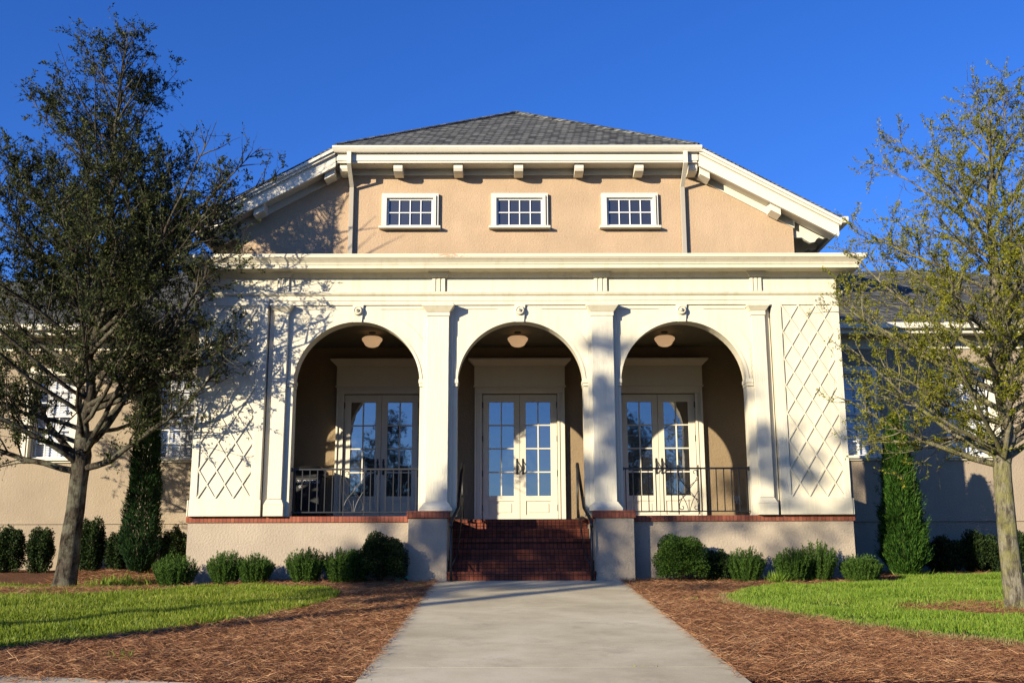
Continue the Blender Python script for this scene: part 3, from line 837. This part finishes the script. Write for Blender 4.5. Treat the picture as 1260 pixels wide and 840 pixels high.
# railings between the arches
def railing(xc):
    Lx = xc-AR; Rx = xc+AR; b = B()
    b.box(Lx, Rx, .135, .175, 1.985, 2.015); b.box(Lx+.02, Rx-.02, .14, .17, 1.225, 1.245)
    pc = xc+(-.02 if xc < 0 else .04)
    x = Lx+.06
    while x < Rx-.02:
        if abs(x-pc) > .205: b.box(x-.008, x+.008, .147, .163, 1.245, 1.985)
        x += .1365
    b.box(Lx-.0, Lx+.025, .12, .19, 1.96, 2.03)
    b.box(Rx-.025, Rx, .12, .19, 1.96, 2.03)
    for s in (-1, 1):
        b.box(pc+s*.185-.01, pc+s*.185+.01, .145, .165, 1.18, 2.06)
    r = b.build('railing', 'iron', bld)
    b = B(); y = .155; z0, z1 = 1.245, 1.985; zm = (z0+z1)/2
    def curve(f, n=14): return [(pc+f(i/n)[0], y, f(i/n)[1]) for i in range(n+1)]
    for s in (-1, 1):
        b.tube(curve(lambda t: (s*(.175*math.cos(t*math.pi*1.0)), z0+.06+(z1-z0-.12)*t)), .006, 6)
        b.tube(curve(lambda t: (s*.175*(1-abs(math.sin(t*math.pi))), z0+(z1-z0)*(.25+.5*t))), .006, 6)
        b.tube(curve(lambda t: (s*(.02+.15*t**1.6), zm-.02-(zm-z0-.02)*(1-t)*1.0)), .006, 6)
        for zz, sg in ((z0+.055, -1), (z1-.055, 1)):
            b.tube([(pc+s*.13+.042*math.cos(a)*s*(1-a*.08), y, zz+sg*.042*math.sin(a)*(1-a*.08)) for a in [k*.45 for k in range(11)]], .007, 6)
    b.tube([(pc, y, z0), (pc, y, z0+.2)], .006, 6)
    b.build('scrollwork', 'iron', r)
railing(AX[0]); railing(AX[2])
# stair handrails
for s in (-1, 1):
    b = B(); xt, xb_ = s*1.095, s*1.215
    b.tube([(xt, 1.30, FL), (xt, 1.30, 2.14)], .022, 8)
    b.tube([(xt, 1.33, 2.13), (xt, 1.29, 2.19), (xt, 1.22, 2.185), (s*1.115, -.06, 1.30), (xb_, -.40, 1.04), (xb_, -.44, 1.0), (xb_, -.44, .93)], .030, 10)
    b.tube([(xb_, -.41, -.02), (xb_, -.41, 1.02)], .021, 8)
    b.tube([(xt, 1.30, 1.38), (xt, 1.22, 1.38), (s*1.115, -.06, .50), (xb_, -.40, .26)], .014, 6)
    b.lathe([(.05, 0), (.05, .012)], (xb_, -.41, .035), 12); b.lathe([(.05, 0), (.05, .012)], (xt, 1.30, FL), 12)
    b.build('handrail', 'iron', bld, smooth=True)

b = B(); b.box(4.58, 4.69, 3.66, 3.734, 1.62, 1.72); b.tube([(4.63, 3.66, 1.62), (4.63, 3.64, 1.56), (4.68, 3.65, 1.54), (4.72, 3.70, 1.57)], .02, 8); b.box(4.68, 4.73, 3.70, 3.734, 1.56, 1.64)
b.build('outlet_box', 'grey_box', bld)

# ---- wings
WY = 3.50
def wing(s):
    xa, xb = 5.86, 16.4
    wins = [7.35, 9.98, 12.6, 15.2]; ww, wz0, wz1 = .94, 2.55, 4.36
    if s > 0: wins = [7.15, 9.72, 12.3, 14.9]
    b = B(); cur = xa
    for xw in wins:
        b.box(s*cur, s*(xw-ww/2), WY, WY+.25, 1.17, 5.2)
        b.box(s*(xw-ww/2), s*(xw+ww/2), WY, WY+.25, 1.17, wz0); b.box(s*(xw-ww/2), s*(xw+ww/2), WY, WY+.25, wz1, 5.2)
        cur = xw+ww/2
    b.box(s*cur, s*xb, WY, WY+.25, 1.17, 5.2)
    b.box(s*(xb-.25), s*xb, WY+.25, 14, 1.17, 5.2)
    b.build('wing_wall', 'stucco', bld)
    b = B(); b.box(s*xa, s*xb, WY+.03, WY+.25, -.2, 1.165); b.box(s*(xb-.28), s*(xb-.03), WY+.25, 14, -.2, 1.165); b.build('wing_foundation', 'stucco', bld)
    b = B(); b.box(s*xa, s*(xb+.02), WY-.03, WY-.001, 4.86, 5.14); b.box(s*xa, s*(xb+.04), WY-.05, WY-.031, 5.05, 5.14); b.build('wing_frieze', 'trim', bld)
    b = B(); b.box(s*xa, s*(xb+.5), WY-.50, WY+.0, 5.142, 5.18); b.box(s*xa, s*(xb+.52), WY-.54, WY-.502, 5.10, 5.30); b.build('wing_eave', 'trim', bld)
    b = B(); b.box(s*xa, s*(xb+.58), WY-.66, WY-.542, 5.19, 5.31); b.build('wing_gutter', 'trim', bld)
    # hipped roof
    b = B(); xe = xb+.6; ye = WY-.62; rz = 5.30+.5*5.2; yr = ye+5.2
    A, Bq, Cc, Dd = (s*xa, ye, 5.30), (s*xe, ye, 5.30), (s*(xe-5.2), yr, rz), (s*xa, yr, rz)
    E_, F_ = (s*xe, ye+10.4, 5.30), (s*xa, ye+10.4, 5.30)
    b.v = [A, Bq, Cc, Dd, E_, F_]+[(p[0], p[1], p[2]-.08) for p in (A, Bq, Cc, Dd, E_, F_)]
    b.f = [(0, 1, 2, 3), (1, 4, 2), (3, 2, 4, 5), (6, 7, 8, 9), (7, 10, 8), (9, 8, 10, 11), (0, 1, 7, 6), (1, 4, 10, 7)]
    b.build('wing_roof', 'shingle', bld)
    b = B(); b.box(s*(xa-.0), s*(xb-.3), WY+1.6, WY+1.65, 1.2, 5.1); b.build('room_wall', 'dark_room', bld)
    w0 = None
    for xw in wins:
        if w0 is None:
            b = B(); w = ww; h = wz1-wz0; c = .11
            for (a, e, z0, z1) in ((-w/2-c, -w/2, 0, h), (w/2, w/2+c, 0, h), (-w/2-c, w/2+c, h, h+c)):
                b.box(a, e, -.05, .12, z0, z1) if a != -w/2-c or z0 else b.box(a, e, -.05, -.001, z0, z1)
            b = B()
            for (a, e, z0, z1) in ((-w/2-c, -w/2-.001, 0, h), (w/2+.001, w/2+c, 0, h), (-w/2-c, w/2+c, h+.001, h+c)):
                b.box(a, e, -.06, -.001, z0, z1)
            b.box(-w/2, -w/2+.045, -.04, .16, 0, h); b.box(w/2-.045, w/2, -.04, .16, 0, h); b.box(-w/2+.045, w/2-.045, -.04, .16, h-.04, h)
            w0 = b.build('window', 'trim', bld, bevel=.004)
            sw_ = w-.09
            b = sash(sw_, h/2-.02, h-.04, 3, 3, .06, .035, .02); b.build('upper_sash', 'white', w0)
            b = sash(sw_, 0.0, h/2+.02, 3, 3, .10, .035, .02); b.build('lower_sash', 'white', w0)
            b = B(); b.box(-sw_/2, sw_/2, .138, .142, .01, h-.05); b.build('pane', 'glass_clear', w0)
            b = B(); z = .02
            while z < h-.06:
                b.prism([(-sw_/2+.01, .190, z), (-sw_/2+.01, .206, z+.030), (-sw_/2+.01, .209, z+.029), (-sw_/2+.01, .193, z-.001)], (sw_-.02, 0, 0)); z += .036
            b.build('blinds', 'blind', w0)
            b = B(); b.box(-w/2-c-.05, w/2+c+.05, -.11, .03, -.06, -.002); b.box(-w/2-c, w/2+c, -.05, -.001, -.10, -.062); b.build('sill', 'trim', w0, bevel=.004)
            w0.location = (s*xw, WY, wz0)
        else: copy_tree(w0, bld, (s*xw, WY, wz0))
wing(-1); wing(1)

# ------------------------------------------------------------ wheelie bin
bn = thing('trash_bin', 'black wheeled trash bin with white lettering in the left porch bay', 'bin', (-4.32, 3.15, FL+.005))
b = B(); b.frustum((-.22, .22, -.24, .24, .06), (-.28, .28, -.28, .30, .98)); b.box(-.305, .305, -.30, .32, .92, 1.0)
b.build('bin_body', 'black_plastic', bn, bevel=.012)
b = B(); b.frustum((-.30, .30, -.31, .33, 1.0), (-.31, .31, -.33, .33, 1.05)); b.frustum((-.31, .31, -.33, .33, 1.051), (-.2, .2, -.2, .28, 1.15)); b.build('bin_lid', 'black_plastic', bn, bevel=.01)
b = B(); b.tube([(-.25, .38, .96), (.25, .38, .96)], .018, 8); b.tube([(-.25, .30, .95), (-.25, .38, .96)], .014, 6); b.tube([(.25, .30, .95), (.25, .38, .96)], .014, 6); b.build('bin_handle', 'black_plastic', bn)
for s in (-1, 1):
    b = B(); b.tube([(s*.23, .24, .1), (s*.28, .24, .1)], .1, 18); b.build('wheel', 'black_plastic', bn)
def text(body, loc, size, parent, name, mat, sx=1.0):
    cu = bpy.data.curves.new(name, 'FONT'); cu.body = body; cu.size = size; cu.extrude = .002; cu.align_x = 'LEFT'
    o = bpy.data.objects.new(name, cu); COL.objects.link(o)
    dg = bpy.context.evaluated_depsgraph_get(); me = bpy.data.meshes.new_from_object(o.evaluated_get(dg))
    COL.objects.unlink(o); bpy.data.objects.remove(o)
    for v_ in me.vertices: v_.co = Vector((v_.co.x*sx, -v_.co.z, v_.co.y))
    me.materials.clear(); me.materials.append(M[mat])
    o = bpy.data.objects.new(name, me); COL.objects.link(o); o.parent = parent; o.location = loc; return o
body = [c for c in bn.children if c.name.startswith('bin_body')][0]
text('21  CLINTON', (-.235, -.288, .79), .105, body, 'lettering', 'lettering', .72)
text('00', (-.20, -.284, .70), .09, body, 'lettering', 'lettering', .72)

# ------------------------------------------------------------ teal plastic by the left pier
b = B(); g = 9
rr = random.Random(5)
pts = [[(-2.18+.24*i/(g-1), -.42+.16*j/(g-1), gz(-.35)+.035+rr.uniform(0, .05)+(.07*(i/(g-1))**2)) for i in range(g)] for j in range(g)]
for r_ in pts: b.v += r_
for j in range(g-1):
    for i in range(g-1): b.f.append((j*g+i, j*g+i+1, (j+1)*g+i+1, (j+1)*g+i))
M['teal'] = simple('teal_plastic', (.16, .52, .40), .35)
o = b.build('plastic_wrapper', 'teal')
sd = o.modifiers.new('solid', 'SOLIDIFY'); sd.thickness = .004
tag(o, 'crumpled turquoise plastic wrapper on the mulch against the left stair pier', 'litter')

# ------------------------------------------------------------ trees
GR = random.Random(3)
def solid(p):
    return (abs(p.x) < 6.3 and -.25 < p.y < 3.9 and p.z < 6.1) or (p.y > 2.5 and p.z < 6.6) or (abs(p.x) < 7.5 and p.y > 2.8)
def gap(p, soft=False):
    if solid(p): return True
    if p.x < -4 and p.y < 3.7:
        e = -5.88-p.x; yy, zz = p.y+e, p.z-.37*e
        if e > .5 and 1.0 < yy < 2.4 and 2.05 < zz < 4.0: return True
        t = 3.75-p.y
        if p.x+t > -3.9 and p.z-.37*t > 6.3: return True
    if p.y < 0 and -6.4 < p.x < 0 and p.z+.37*p.y > 2:
        if p.x-p.y > -3.3: return True
        if soft and -5.9 < p.x-p.y and GR.random() < (.45 if p.x-p.y < -4.3 else .7): return True
    return False
def polyl(p, d, L, nseg, wob, rise, r):
    pts = [p.copy()]; dd = d.copy()
    for i in range(nseg):
        dd = (dd + Vector((r.gauss(0, wob), r.gauss(0, wob), r.gauss(0, wob)+rise))).normalized()
        pts.append(pts[-1]+dd*(L/nseg))
    return pts
def at(pts, t):
    k = t*(len(pts)-1); i = min(int(k), len(pts)-2); f = k-i
    return pts[i].lerp(pts[i+1], f), (pts[i+1]-pts[i]).normalized()
def make_tree(name, label, loc, seed, trunk_pts, trunk_r, top, envelope, nlimb, nleaf, leafL, leafW, barkm, leafm, lowlimbs=(), dens=1.0, group=None, twig_r=.0035, twl=.34, spread=1.0):
    r = random.Random(seed); g = np.random.default_rng(seed)
    root = thing(name, label, 'tree', loc, group)
    wood = B()
    trunk = [Vector(p) for p in trunk_pts]
    H0 = trunk[-1].z; topv = Vector(top)
    # leader
    n = 14; lead = [trunk[-1].copy()]
    for i in range(1, n+1):
        t = i/n; p = trunk[-1].lerp(topv, t)+Vector((r.gauss(0, .05), r.gauss(0, .05), 0))*(1 if i < n else .3); lead.append(p)
    wood.tube(trunk+[lead[1]], trunk_r+[trunk_r[-1]*.62], 14)
    r0 = trunk_r[-1]*.62
    wood.tube(lead, [max(.006, r0*(1-i/n)**.8) for i in range(n+1)], 8)
    tips = []; tdir = []; off = Vector(loc)
    def limb(base, d, L, rad, rise):
        ns = max(5, int(L/.35)); P = polyl(base, d, L, ns, .09, rise, r)
        for _ in range(10):
            if not any(solid(q+off) for q in P): break
            d = (d+Vector((-.06, -.16, 0))).normalized(); P = polyl(base, d, L, ns, .09, rise, r)
        else: return
        if name == 'oak_tree' and loc[0] < 0:
            kk = next((i for i, q in enumerate(P) if gap(q+off) and not solid(q+off) and q.z > 3 and q.x > 1), len(P))
            if kk < 4: return
            P = P[:kk]; ns = len(P)-1
        wood.tube(P, [max(.004, rad*(1-i/ns)**.75) for i in range(ns+1)], 6, False)
        m = int(L/.16*dens)
        for k in range(m):
            t = r.uniform(.16, 1.0); q, td = at(P, t)
            side = td.cross(Vector((r.gauss(0, 1), r.gauss(0, 1), r.gauss(0, 1)))).normalized()
            dd = (td*.7+side*.75*spread+Vector((0, 0, .22))).normalized()
            l2 = (L*.38*(1-t)+.38)*r.uniform(.6, 1.25)
            P2 = polyl(q, dd, l2, 5, .14, .05, r)
            if any(gap(q_+off) for q_ in P2): continue
            wood.tube(P2, [max(.0028, rad*.3*(1-i/5)) for i in range(6)], 4, False)
            for kk in range(max(3, int(l2/.075*dens))):
                tt = r.uniform(.12, 1.0); q2, t2 = at(P2, tt)
                sd = t2.cross(Vector((r.gauss(0, 1), r.gauss(0, 1), r.gauss(0, 1)))).normalized()
                d3 = (t2*.6+sd*.8+Vector((0, 0, .15))).normalized()
                l3 = twl*r.uniform(.35, 1.1)
                P3 = polyl(q2, d3, l3, 3, .2, .03, r)
                if gap(P3[-1]+off, True): continue
                wood.tube(P3, [twig_r, twig_r*.85, twig_r*.7, twig_r*.35], 3, False)
                tips.append([tuple(v) for v in P3]); tdir.append(tuple(d3))
    for (z, az, L, el, rad) in lowlimbs:
        p = trunk[-1].copy(); p.z = z; p = trunk[-2].lerp(trunk[-1], min(1, max(0, (z-trunk[-2].z)/(trunk[-1].z-trunk[-2].z)))) if z < H0 else at(lead, (z-H0)/(topv.z-H0))[0]
        limb(p, Vector((math.cos(az)*math.cos(el), math.sin(az)*math.cos(el), math.sin(el))), L, rad, .045)
    az = r.uniform(0, 6)
    for i in range(nlimb):
        t = (i+.5)/nlimb; t = t**1.05*.97
        p, td = at(lead, t); az += 2.4+r.uniform(-.4, .4)
        rr_ = envelope(t)*r.uniform(.78, 1.12)
        el = R(20+36*t+r.uniform(-9, 9))
        L = min(rr_/math.cos(el)*.92, max(.25, (topv.z-p.z)*.85/max(.55, math.sin(el+.30))))
        limb(p, Vector((math.cos(az)*math.cos(el), math.sin(az)*math.cos(el), math.sin(el))), L, .045*(1-t)*.8+.012, .035)
    wood.build('trunk', barkm, root, smooth=True)
    T = np.array(tips); D = np.array(tdir); n3 = len(T)
    k = g.choice(n3, nleaf, p=(lambda w: w/w.sum())(g.uniform(0, 1, n3)**1.3)); u = g.uniform(.1, 3, nleaf); i = np.minimum(u.astype(int), 2); f = (u-i)[:, None]
    c = T[k, i]*(1-f)+T[k, i+1]*f+g.normal(0, .012, (nleaf, 3))
    d = D[k]*.6+g.normal(0, .6, (nleaf, 3))
    v, fcs = leaves(g, c, d, leafL, leafW)
    npmesh('crown', v, fcs, leafm, root)
    return root

lx, ly = -8.14, .30
T1 = make_tree('oak_tree', 'dark green oak with dense pointed crown on the lawn left of the porch', (lx, ly, gz(ly, lx)), 11,
    [(0, 0, -.2), (.0, 0, 0), (.03, 0, .12), (.06, .01, .5), (.07, 0, .9), (.11, .01, 1.4), (.13, 0, 1.9), (.16, 0, 2.4)], [.30, .25, .205, .185, .172, .16, .155, .165],
    (.45, -.2, 10.85), lambda t: 4.9*(1-t)**1.0*(.75+.25*min(1, t*6))+.10, 84, 195000, .055, .024, 'bark', 'leaf_dark',
    [(2.15, -.35, 3.9, R(12), .065), (2.1, 3.0, 3.5, R(16), .065), (2.35, -.8, 4.0, R(28), .055), (2.3, 2.6, 3.6, R(35), .07), (2.4, -.5, 4.6, R(36), .07), (2.2, 4.0, 3.3, R(25), .06), (2.9, -.36, 5.6, R(16), .075), (3.3, -.5, 5.2, R(20), .065), (3.8, -.36, 5.4, R(22), .065), (4.6, -.36, 4.9, R(22), .055), (5.4, -.36, 4.3, R(24), .05), (6.2, -.36, 3.5, R(28), .045), (4.2, -.7, 4.2, R(22), .05), (3.2, -.3, 5.2, R(10), .06), (5.0, -.3, 4.6, R(18), .05)], 1.0)
rx, ry = 6.42, -4.78
T2 = make_tree('oak_tree', 'sparse yellow green oak with a pale mottled trunk on the right lawn', (rx, ry, gz(ry, rx)), 23,
    [(0, 0, -.15), (0, 0, 0), (-.0, 0, .1), (-.02, 0, .9), (-.01, 0, 1.75), (.0, 0, 1.95)], [.19, .165, .14, .125, .115, .12],
    (.36, .1, 7.3), lambda t: 2.8*(1-t)**.75*(.7+.3*min(1, t*6))+.10, 58, 84000, .036, .018, 'bark2', 'leaf_yellow',
    [(1.9, 3.1, 2.3, R(14), .045), (1.95, .3, 2.6, R(22), .045), (1.9, -1.6, 2.2, R(25), .04), (2.0, 2.4, 2.6, R(22), .04), (2.0, 4.0, 2.4, R(22), .04), (1.95, 1.4, 2.4, R(28), .04)], .85)

# street trees behind the viewpoint: they dapple the steps and show in the panes
T3 = make_tree('street_tree', 'tall thin crowned street tree at the far kerb left of the viewpoint', (-17.4, -20.0, gz(-20)-.1), 31,
    [(0, 0, -.2), (0, 0, 0), (0, 0, 3), (.1, 0, 8.2)], [.26, .22, .19, .16], (.2, 0, 13.0), lambda t: 3.6*(1-t)**.6*(.6+.4*min(1, t*4)), 30, 26000, .09, .05, 'bark', 'leaf_dark', (), .45)
T4 = make_tree('street_tree', 'lower broad crowned street tree at the far kerb, furthest left of the viewpoint', (-21.2, -21.2, gz(-20)-.1), 57,
    [(0, 0, -.2), (0, 0, 0), (0, 0, 3), (.1, 0, 7.7)], [.24, .20, .17, .15], (.2, 0, 10.6), lambda t: 3.3*(1-t)**.5*(.6+.4*min(1, t*4)), 30, 46000, .09, .055, 'bark', 'leaf_dark', (), .5)
far = [(-8.5, -46, 1.1), (-15.5, -49, 1.2), (-23, -52, 1.2), (8.5, -46, 1.1), (15, -44, 1.0), (22, -48, 1.2), (-31, -53, 1.2), (30, -48, 1.2)]
lab = ['first', 'second', 'third', 'fourth', 'fifth', 'sixth', 'seventh', 'eighth']
for i, (x, y, sc) in enumerate(far):
    c = copy_tree(T1); c.location = (x, y, -1.5); c.scale = (sc,)*3; c.rotation_euler = (0, 0, i*1.3); c.name = 'street_tree'
    tag(c, 'oak across the street behind the viewpoint, %s of its row from the west' % lab[i], 'tree', 'trees across the street')

# ------------------------------------------------------------ conifers and shrubs
def conifer(label, loc, h, rad, seed, mat, n=26000):
    g = np.random.default_rng(seed)
    root = thing('columnar_juniper', label, 'conifer', loc)
    t = g.uniform(0, 1, n)**1.25; a = g.uniform(0, 2*np.pi, n)
    lump = .9+.08*np.sin(a*3+t*17)+.08*np.sin(a*5-t*31)
    prof = rad*np.minimum(1, (.35+t*6))*(1-t)**.62*lump+.03
    rr_ = prof*np.sqrt(g.uniform(.25, 1.12, n))
    c = np.stack([rr_*np.cos(a), rr_*np.sin(a), t*h*.97+.06], 1)
    out = np.stack([np.cos(a), np.sin(a), np.full(n, 1.5)], 1)+g.normal(0, .35, (n, 3))
    v, f = leaves(g, c, out, .085, .017)
    # loose sprays poking out
    m = 220; t2 = g.uniform(.03, .95, m); a2 = g.uniform(0, 2*np.pi, m)
    p2 = rad*np.minimum(1, (.35+t2*6))*(1-t2)**.62
    vs, fs = [v], [f]; off = len(v)
    K = 26
    base = np.stack([p2*.8*np.cos(a2), p2*.8*np.sin(a2), t2*h*.97], 1)
    dirn = unit(np.stack([np.cos(a2), np.sin(a2), np.full(m, 1.1)], 1)+g.normal(0, .2, (m, 3)))
    s = g.uniform(0, 1, (m, K, 1)); cc = (base[:, None]+dirn[:, None]*s*.26+g.normal(0, .012, (m, K, 3))).reshape(-1, 3)
    dd = (np.repeat(dirn[:, None], K, 1)+g.normal(0, .35, (m, K, 3))).reshape(-1, 3)
    v2, f2 = leaves(g, cc, dd, .05, .011); vs.append(v2); fs.append(f2+off)
    npmesh('foliage', np.concatenate(vs), np.concatenate(fs), mat, root)
    b = B(); b.tube([(0, 0, -.15), (0, 0, .3), (0, 0, h*.8)], [.05, .045, .01], 8); b.build('trunk', 'stem', root)
    return root
conifer('tall dark columnar juniper against the left wing between its windows', (-7.46, 2.2, gz(2.2, -7.46)), 4.1, .38, 3, 'leaf_conifer_dark')
conifer('bright green columnar juniper against the right wing beside the porch', (7.08, .85, gz(.85, 7.08)), 3.05, .45, 4, 'leaf_conifer')

def shrub(kind, label, x, y, w, h, seed, group=None, mat=None):
    g = np.random.default_rng(seed)
    names = {'box': 'boxwood_bush', 'ros': 'rosemary_bush', 'shr': 'broadleaf_shrub'}
    z = gz(y, x)
    root = thing(names[kind], label, 'bush', (x, y, z), group)
    rw = w/2
    if kind == 'box':
        n = int(24000*(w*h)/.8); u = unit(g.normal(size=(n, 3))); u[:, 2] = np.where(u[:, 2] < -.6, -u[:, 2], u[:, 2])
        lump = 1+.10*np.sin(u[:, 0]*6+seed)+.09*np.sin(u[:, 2]*8+u[:, 1]*5)
        rad = (g.uniform(.05, 1, n)**.45)*lump
        c = u*rad[:, None]*np.array([rw, rw, h*.53])+np.array([0, 0, h*.45]); c[:, 2] = np.maximum(c[:, 2], .02)
        v, f = leaves(g, c, u+g.normal(0, .6, (n, 3)), .030, .019); m = mat or 'leaf_box'
    elif kind == 'shr':
        n = int(9500*(w*h)/.5); u = unit(g.normal(size=(n, 3)))
        lump = 1+.15*np.sin(u[:, 0]*7+seed)+.12*np.sin(u[:, 2]*9+u[:, 1]*6+seed)
        rad = (g.uniform(.2, 1, n)**.4)*lump
        c = u*rad[:, None]*np.array([rw, rw, h*.5])+np.array([0, 0, h*.5]); c[:, 2] = np.maximum(c[:, 2], .03)
        v, f = leaves(g, c, u*.6+g.normal(0, .6, (n, 3))+np.array([0, 0, .3]), .045, .024); m = mat or 'leaf_shrub'
    else:
        ns = int(230*w/.55); vs = []; fs = []; off = 0
        a = g.uniform(0, 2*np.pi, ns); rr_ = np.sqrt(g.uniform(0, 1, ns))
        tilt = rr_*.40
        dirn = unit(np.stack([np.cos(a)*tilt, np.sin(a)*tilt, np.ones(ns)], 1))
        base = np.stack([np.cos(a)*rr_*rw*.60, np.sin(a)*rr_*rw*.60, np.full(ns, .0)], 1)
        lim = h*(1-.36*rr_**2)*g.uniform(.80, 1.06, ns)
        K = 95
        s = g.uniform(.05, 1, (ns, K, 1))
        cc = base[:, None]+dirn[:, None]*s*lim[:, None, None]*1.0
        outw = np.stack([np.cos(a), np.sin(a), np.zeros(ns)], 1)
        cc = cc+outw[:, None]*(s**.8)*(rw*.18)*rr_[:, None, None]
        cc = cc.reshape(-1, 3)+g.normal(0, .006, (ns*K, 3))
        dd = np.repeat(dirn[:, None], K, 1).reshape(-1, 3)*.9+g.normal(0, .45, (ns*K, 3))
        v, f = leaves(g, cc, dd, .036, .0095); m = mat or 'leaf_rosemary'
    npmesh('foliage', v, f, m, root)
    b = B(); rd = random.Random(seed)
    for k in range(7):
        aa = k*.9; b.tube([(0, 0, -.05), (math.cos(aa)*rw*.25, math.sin(aa)*rw*.25, h*.35), (math.cos(aa)*rw*.5, math.sin(aa)*rw*.5, h*.75)], [.014, .009, .003], 5)
    b.build('stem', 'stem', root)
    return root
GF = 'low bushes along the foot of the porch'
shrub('ros', 'rosemary bush at the left corner of the porch foundation', -5.88, -.62, .66, .60, 41, GF)
shrub('ros', 'rosemary bush under the left lattice panel, left one of a close pair', -5.05, -.55, .50, .60, 42, GF)
shrub('ros', 'rounder rosemary bush under the left lattice panel, right one of a close pair', -4.54, -.58, .54, .52, 43, GF)
shrub('ros', 'rosemary bush standing alone below the left porch railing', -3.69, -.55, .58, .62, 44, GF)
shrub('ros', 'slim rosemary bush touching the small bright boxwood left of the stairs', -3.12, -.5, .42, .60, 45, GF)
shrub('box', 'small bright green boxwood tucked between rosemary and the big dark boxwood', -2.85, -.72, .46, .56, 46, GF)
shrub('box', 'large dark rounded boxwood left of the left stair pier', -2.42, -.52, .88, .84, 47, GF, 'leaf_shrub')
shrub('box', 'large rounded boxwood right of the right stair pier', 2.71, -.58, .97, .80, 48, GF)
shrub('shr', 'shaded narrow bush just right of the large right boxwood', 3.36, -.42, .46, .52, 49, GF)
shrub('ros', 'shaded rosemary bush below the right porch railing', 3.82, -.50, .64, .60, 50, GF)
shrub('ros', 'tallest rosemary bush under the right lattice panel', 5.05, -.50, .58, .70, 51, GF)
shrub('ros', 'lower rosemary bush joined to the left side of the tallest one', 4.62, -.62, .58, .58, 55, GF)
shrub('ros', 'bright rosemary bush at the right corner of the porch foundation', 5.78, -.60, .64, .50, 52, GF)
GW = 'broadleaf shrubs along the wings'
for i, (x, w, h, lb) in enumerate([(-10.16, .60, .86, 'dark shrub at the left wing, leftmost of its row'), (-9.54, .52, .84, 'dark shrub below the left wing window, second of its row'),
        (-8.53, .56, 1.0, 'tallest dark shrub of the left wing, right behind the oak trunk'), (-7.98, .46, .78, 'dark shrub touching the left side of the dark juniper'),
        (-6.86, .52, .84, 'dark shrub between the dark juniper and the porch corner'),
        (8.45, .70, .72, 'shaded shrub just right of the bright juniper'), (9.14, .78, .82, 'shaded shrub below the right wing window'), (9.86, .62, .86, 'shrub behind the pale oak trunk at the right wing'),
        (10.7, .6, .8, 'shrub at the right wing beyond the pale oak, rightmost of its row')]):
    shrub('shr', lb, x, 2.5, w, h, 60+i, GW)

def weed(label, x, y, n, h, w, seed, mat='grass_right'):
    g = np.random.default_rng(seed)
    bs = np.stack([g.normal(x, w, n), g.normal(y, w*.6, n)], 1); base = np.stack([bs[:, 0], bs[:, 1], gzn(bs[:, 1], bs[:, 0])+.01], 1)
    d = g.normal(0, .45, (n, 3)); d[:, 2] = 1
    v, f = blades(g, base, d, h, .010, .2)
    loc = np.array([x, y, gz(y, x)])
    o = npmesh('weed_clump', v-loc, f, mat); o.location = loc
    tag(o, label, 'weeds', 'weed clumps in the beds')
weed('tall bright weed clump on the mulch before the right boxwood and rosemary', 4.25, -.95, 240, .20, .07, 1)
weed('broad pale weed clump in front of the dark juniper', -7.45, 1.2, 420, .2, .28, 2)
weed('thin weed tuft on the pine straw left of the path by the stairs', -1.72, -1.0, 26, .07, .05, 3)
weed('lone weed tuft on the pine straw at the bottom left foreground', -3.9, -8.6, 30, .10, .06, 4)
weed('small weed tuft in the path joint near the foreground', 1.0, -9.27, 16, .06, .05, 5)
weed('pale weed tuft in front of the bright juniper', 7.2, 1.0, 200, .16, .25, 6)
weed('small weed tuft on the straw midway along the left bed', -2.3, -4.2, 30, .07, .10, 7)
weed('small weed tuft on the straw midway along the right bed', 2.45, -3.4, 30, .07, .10, 8)
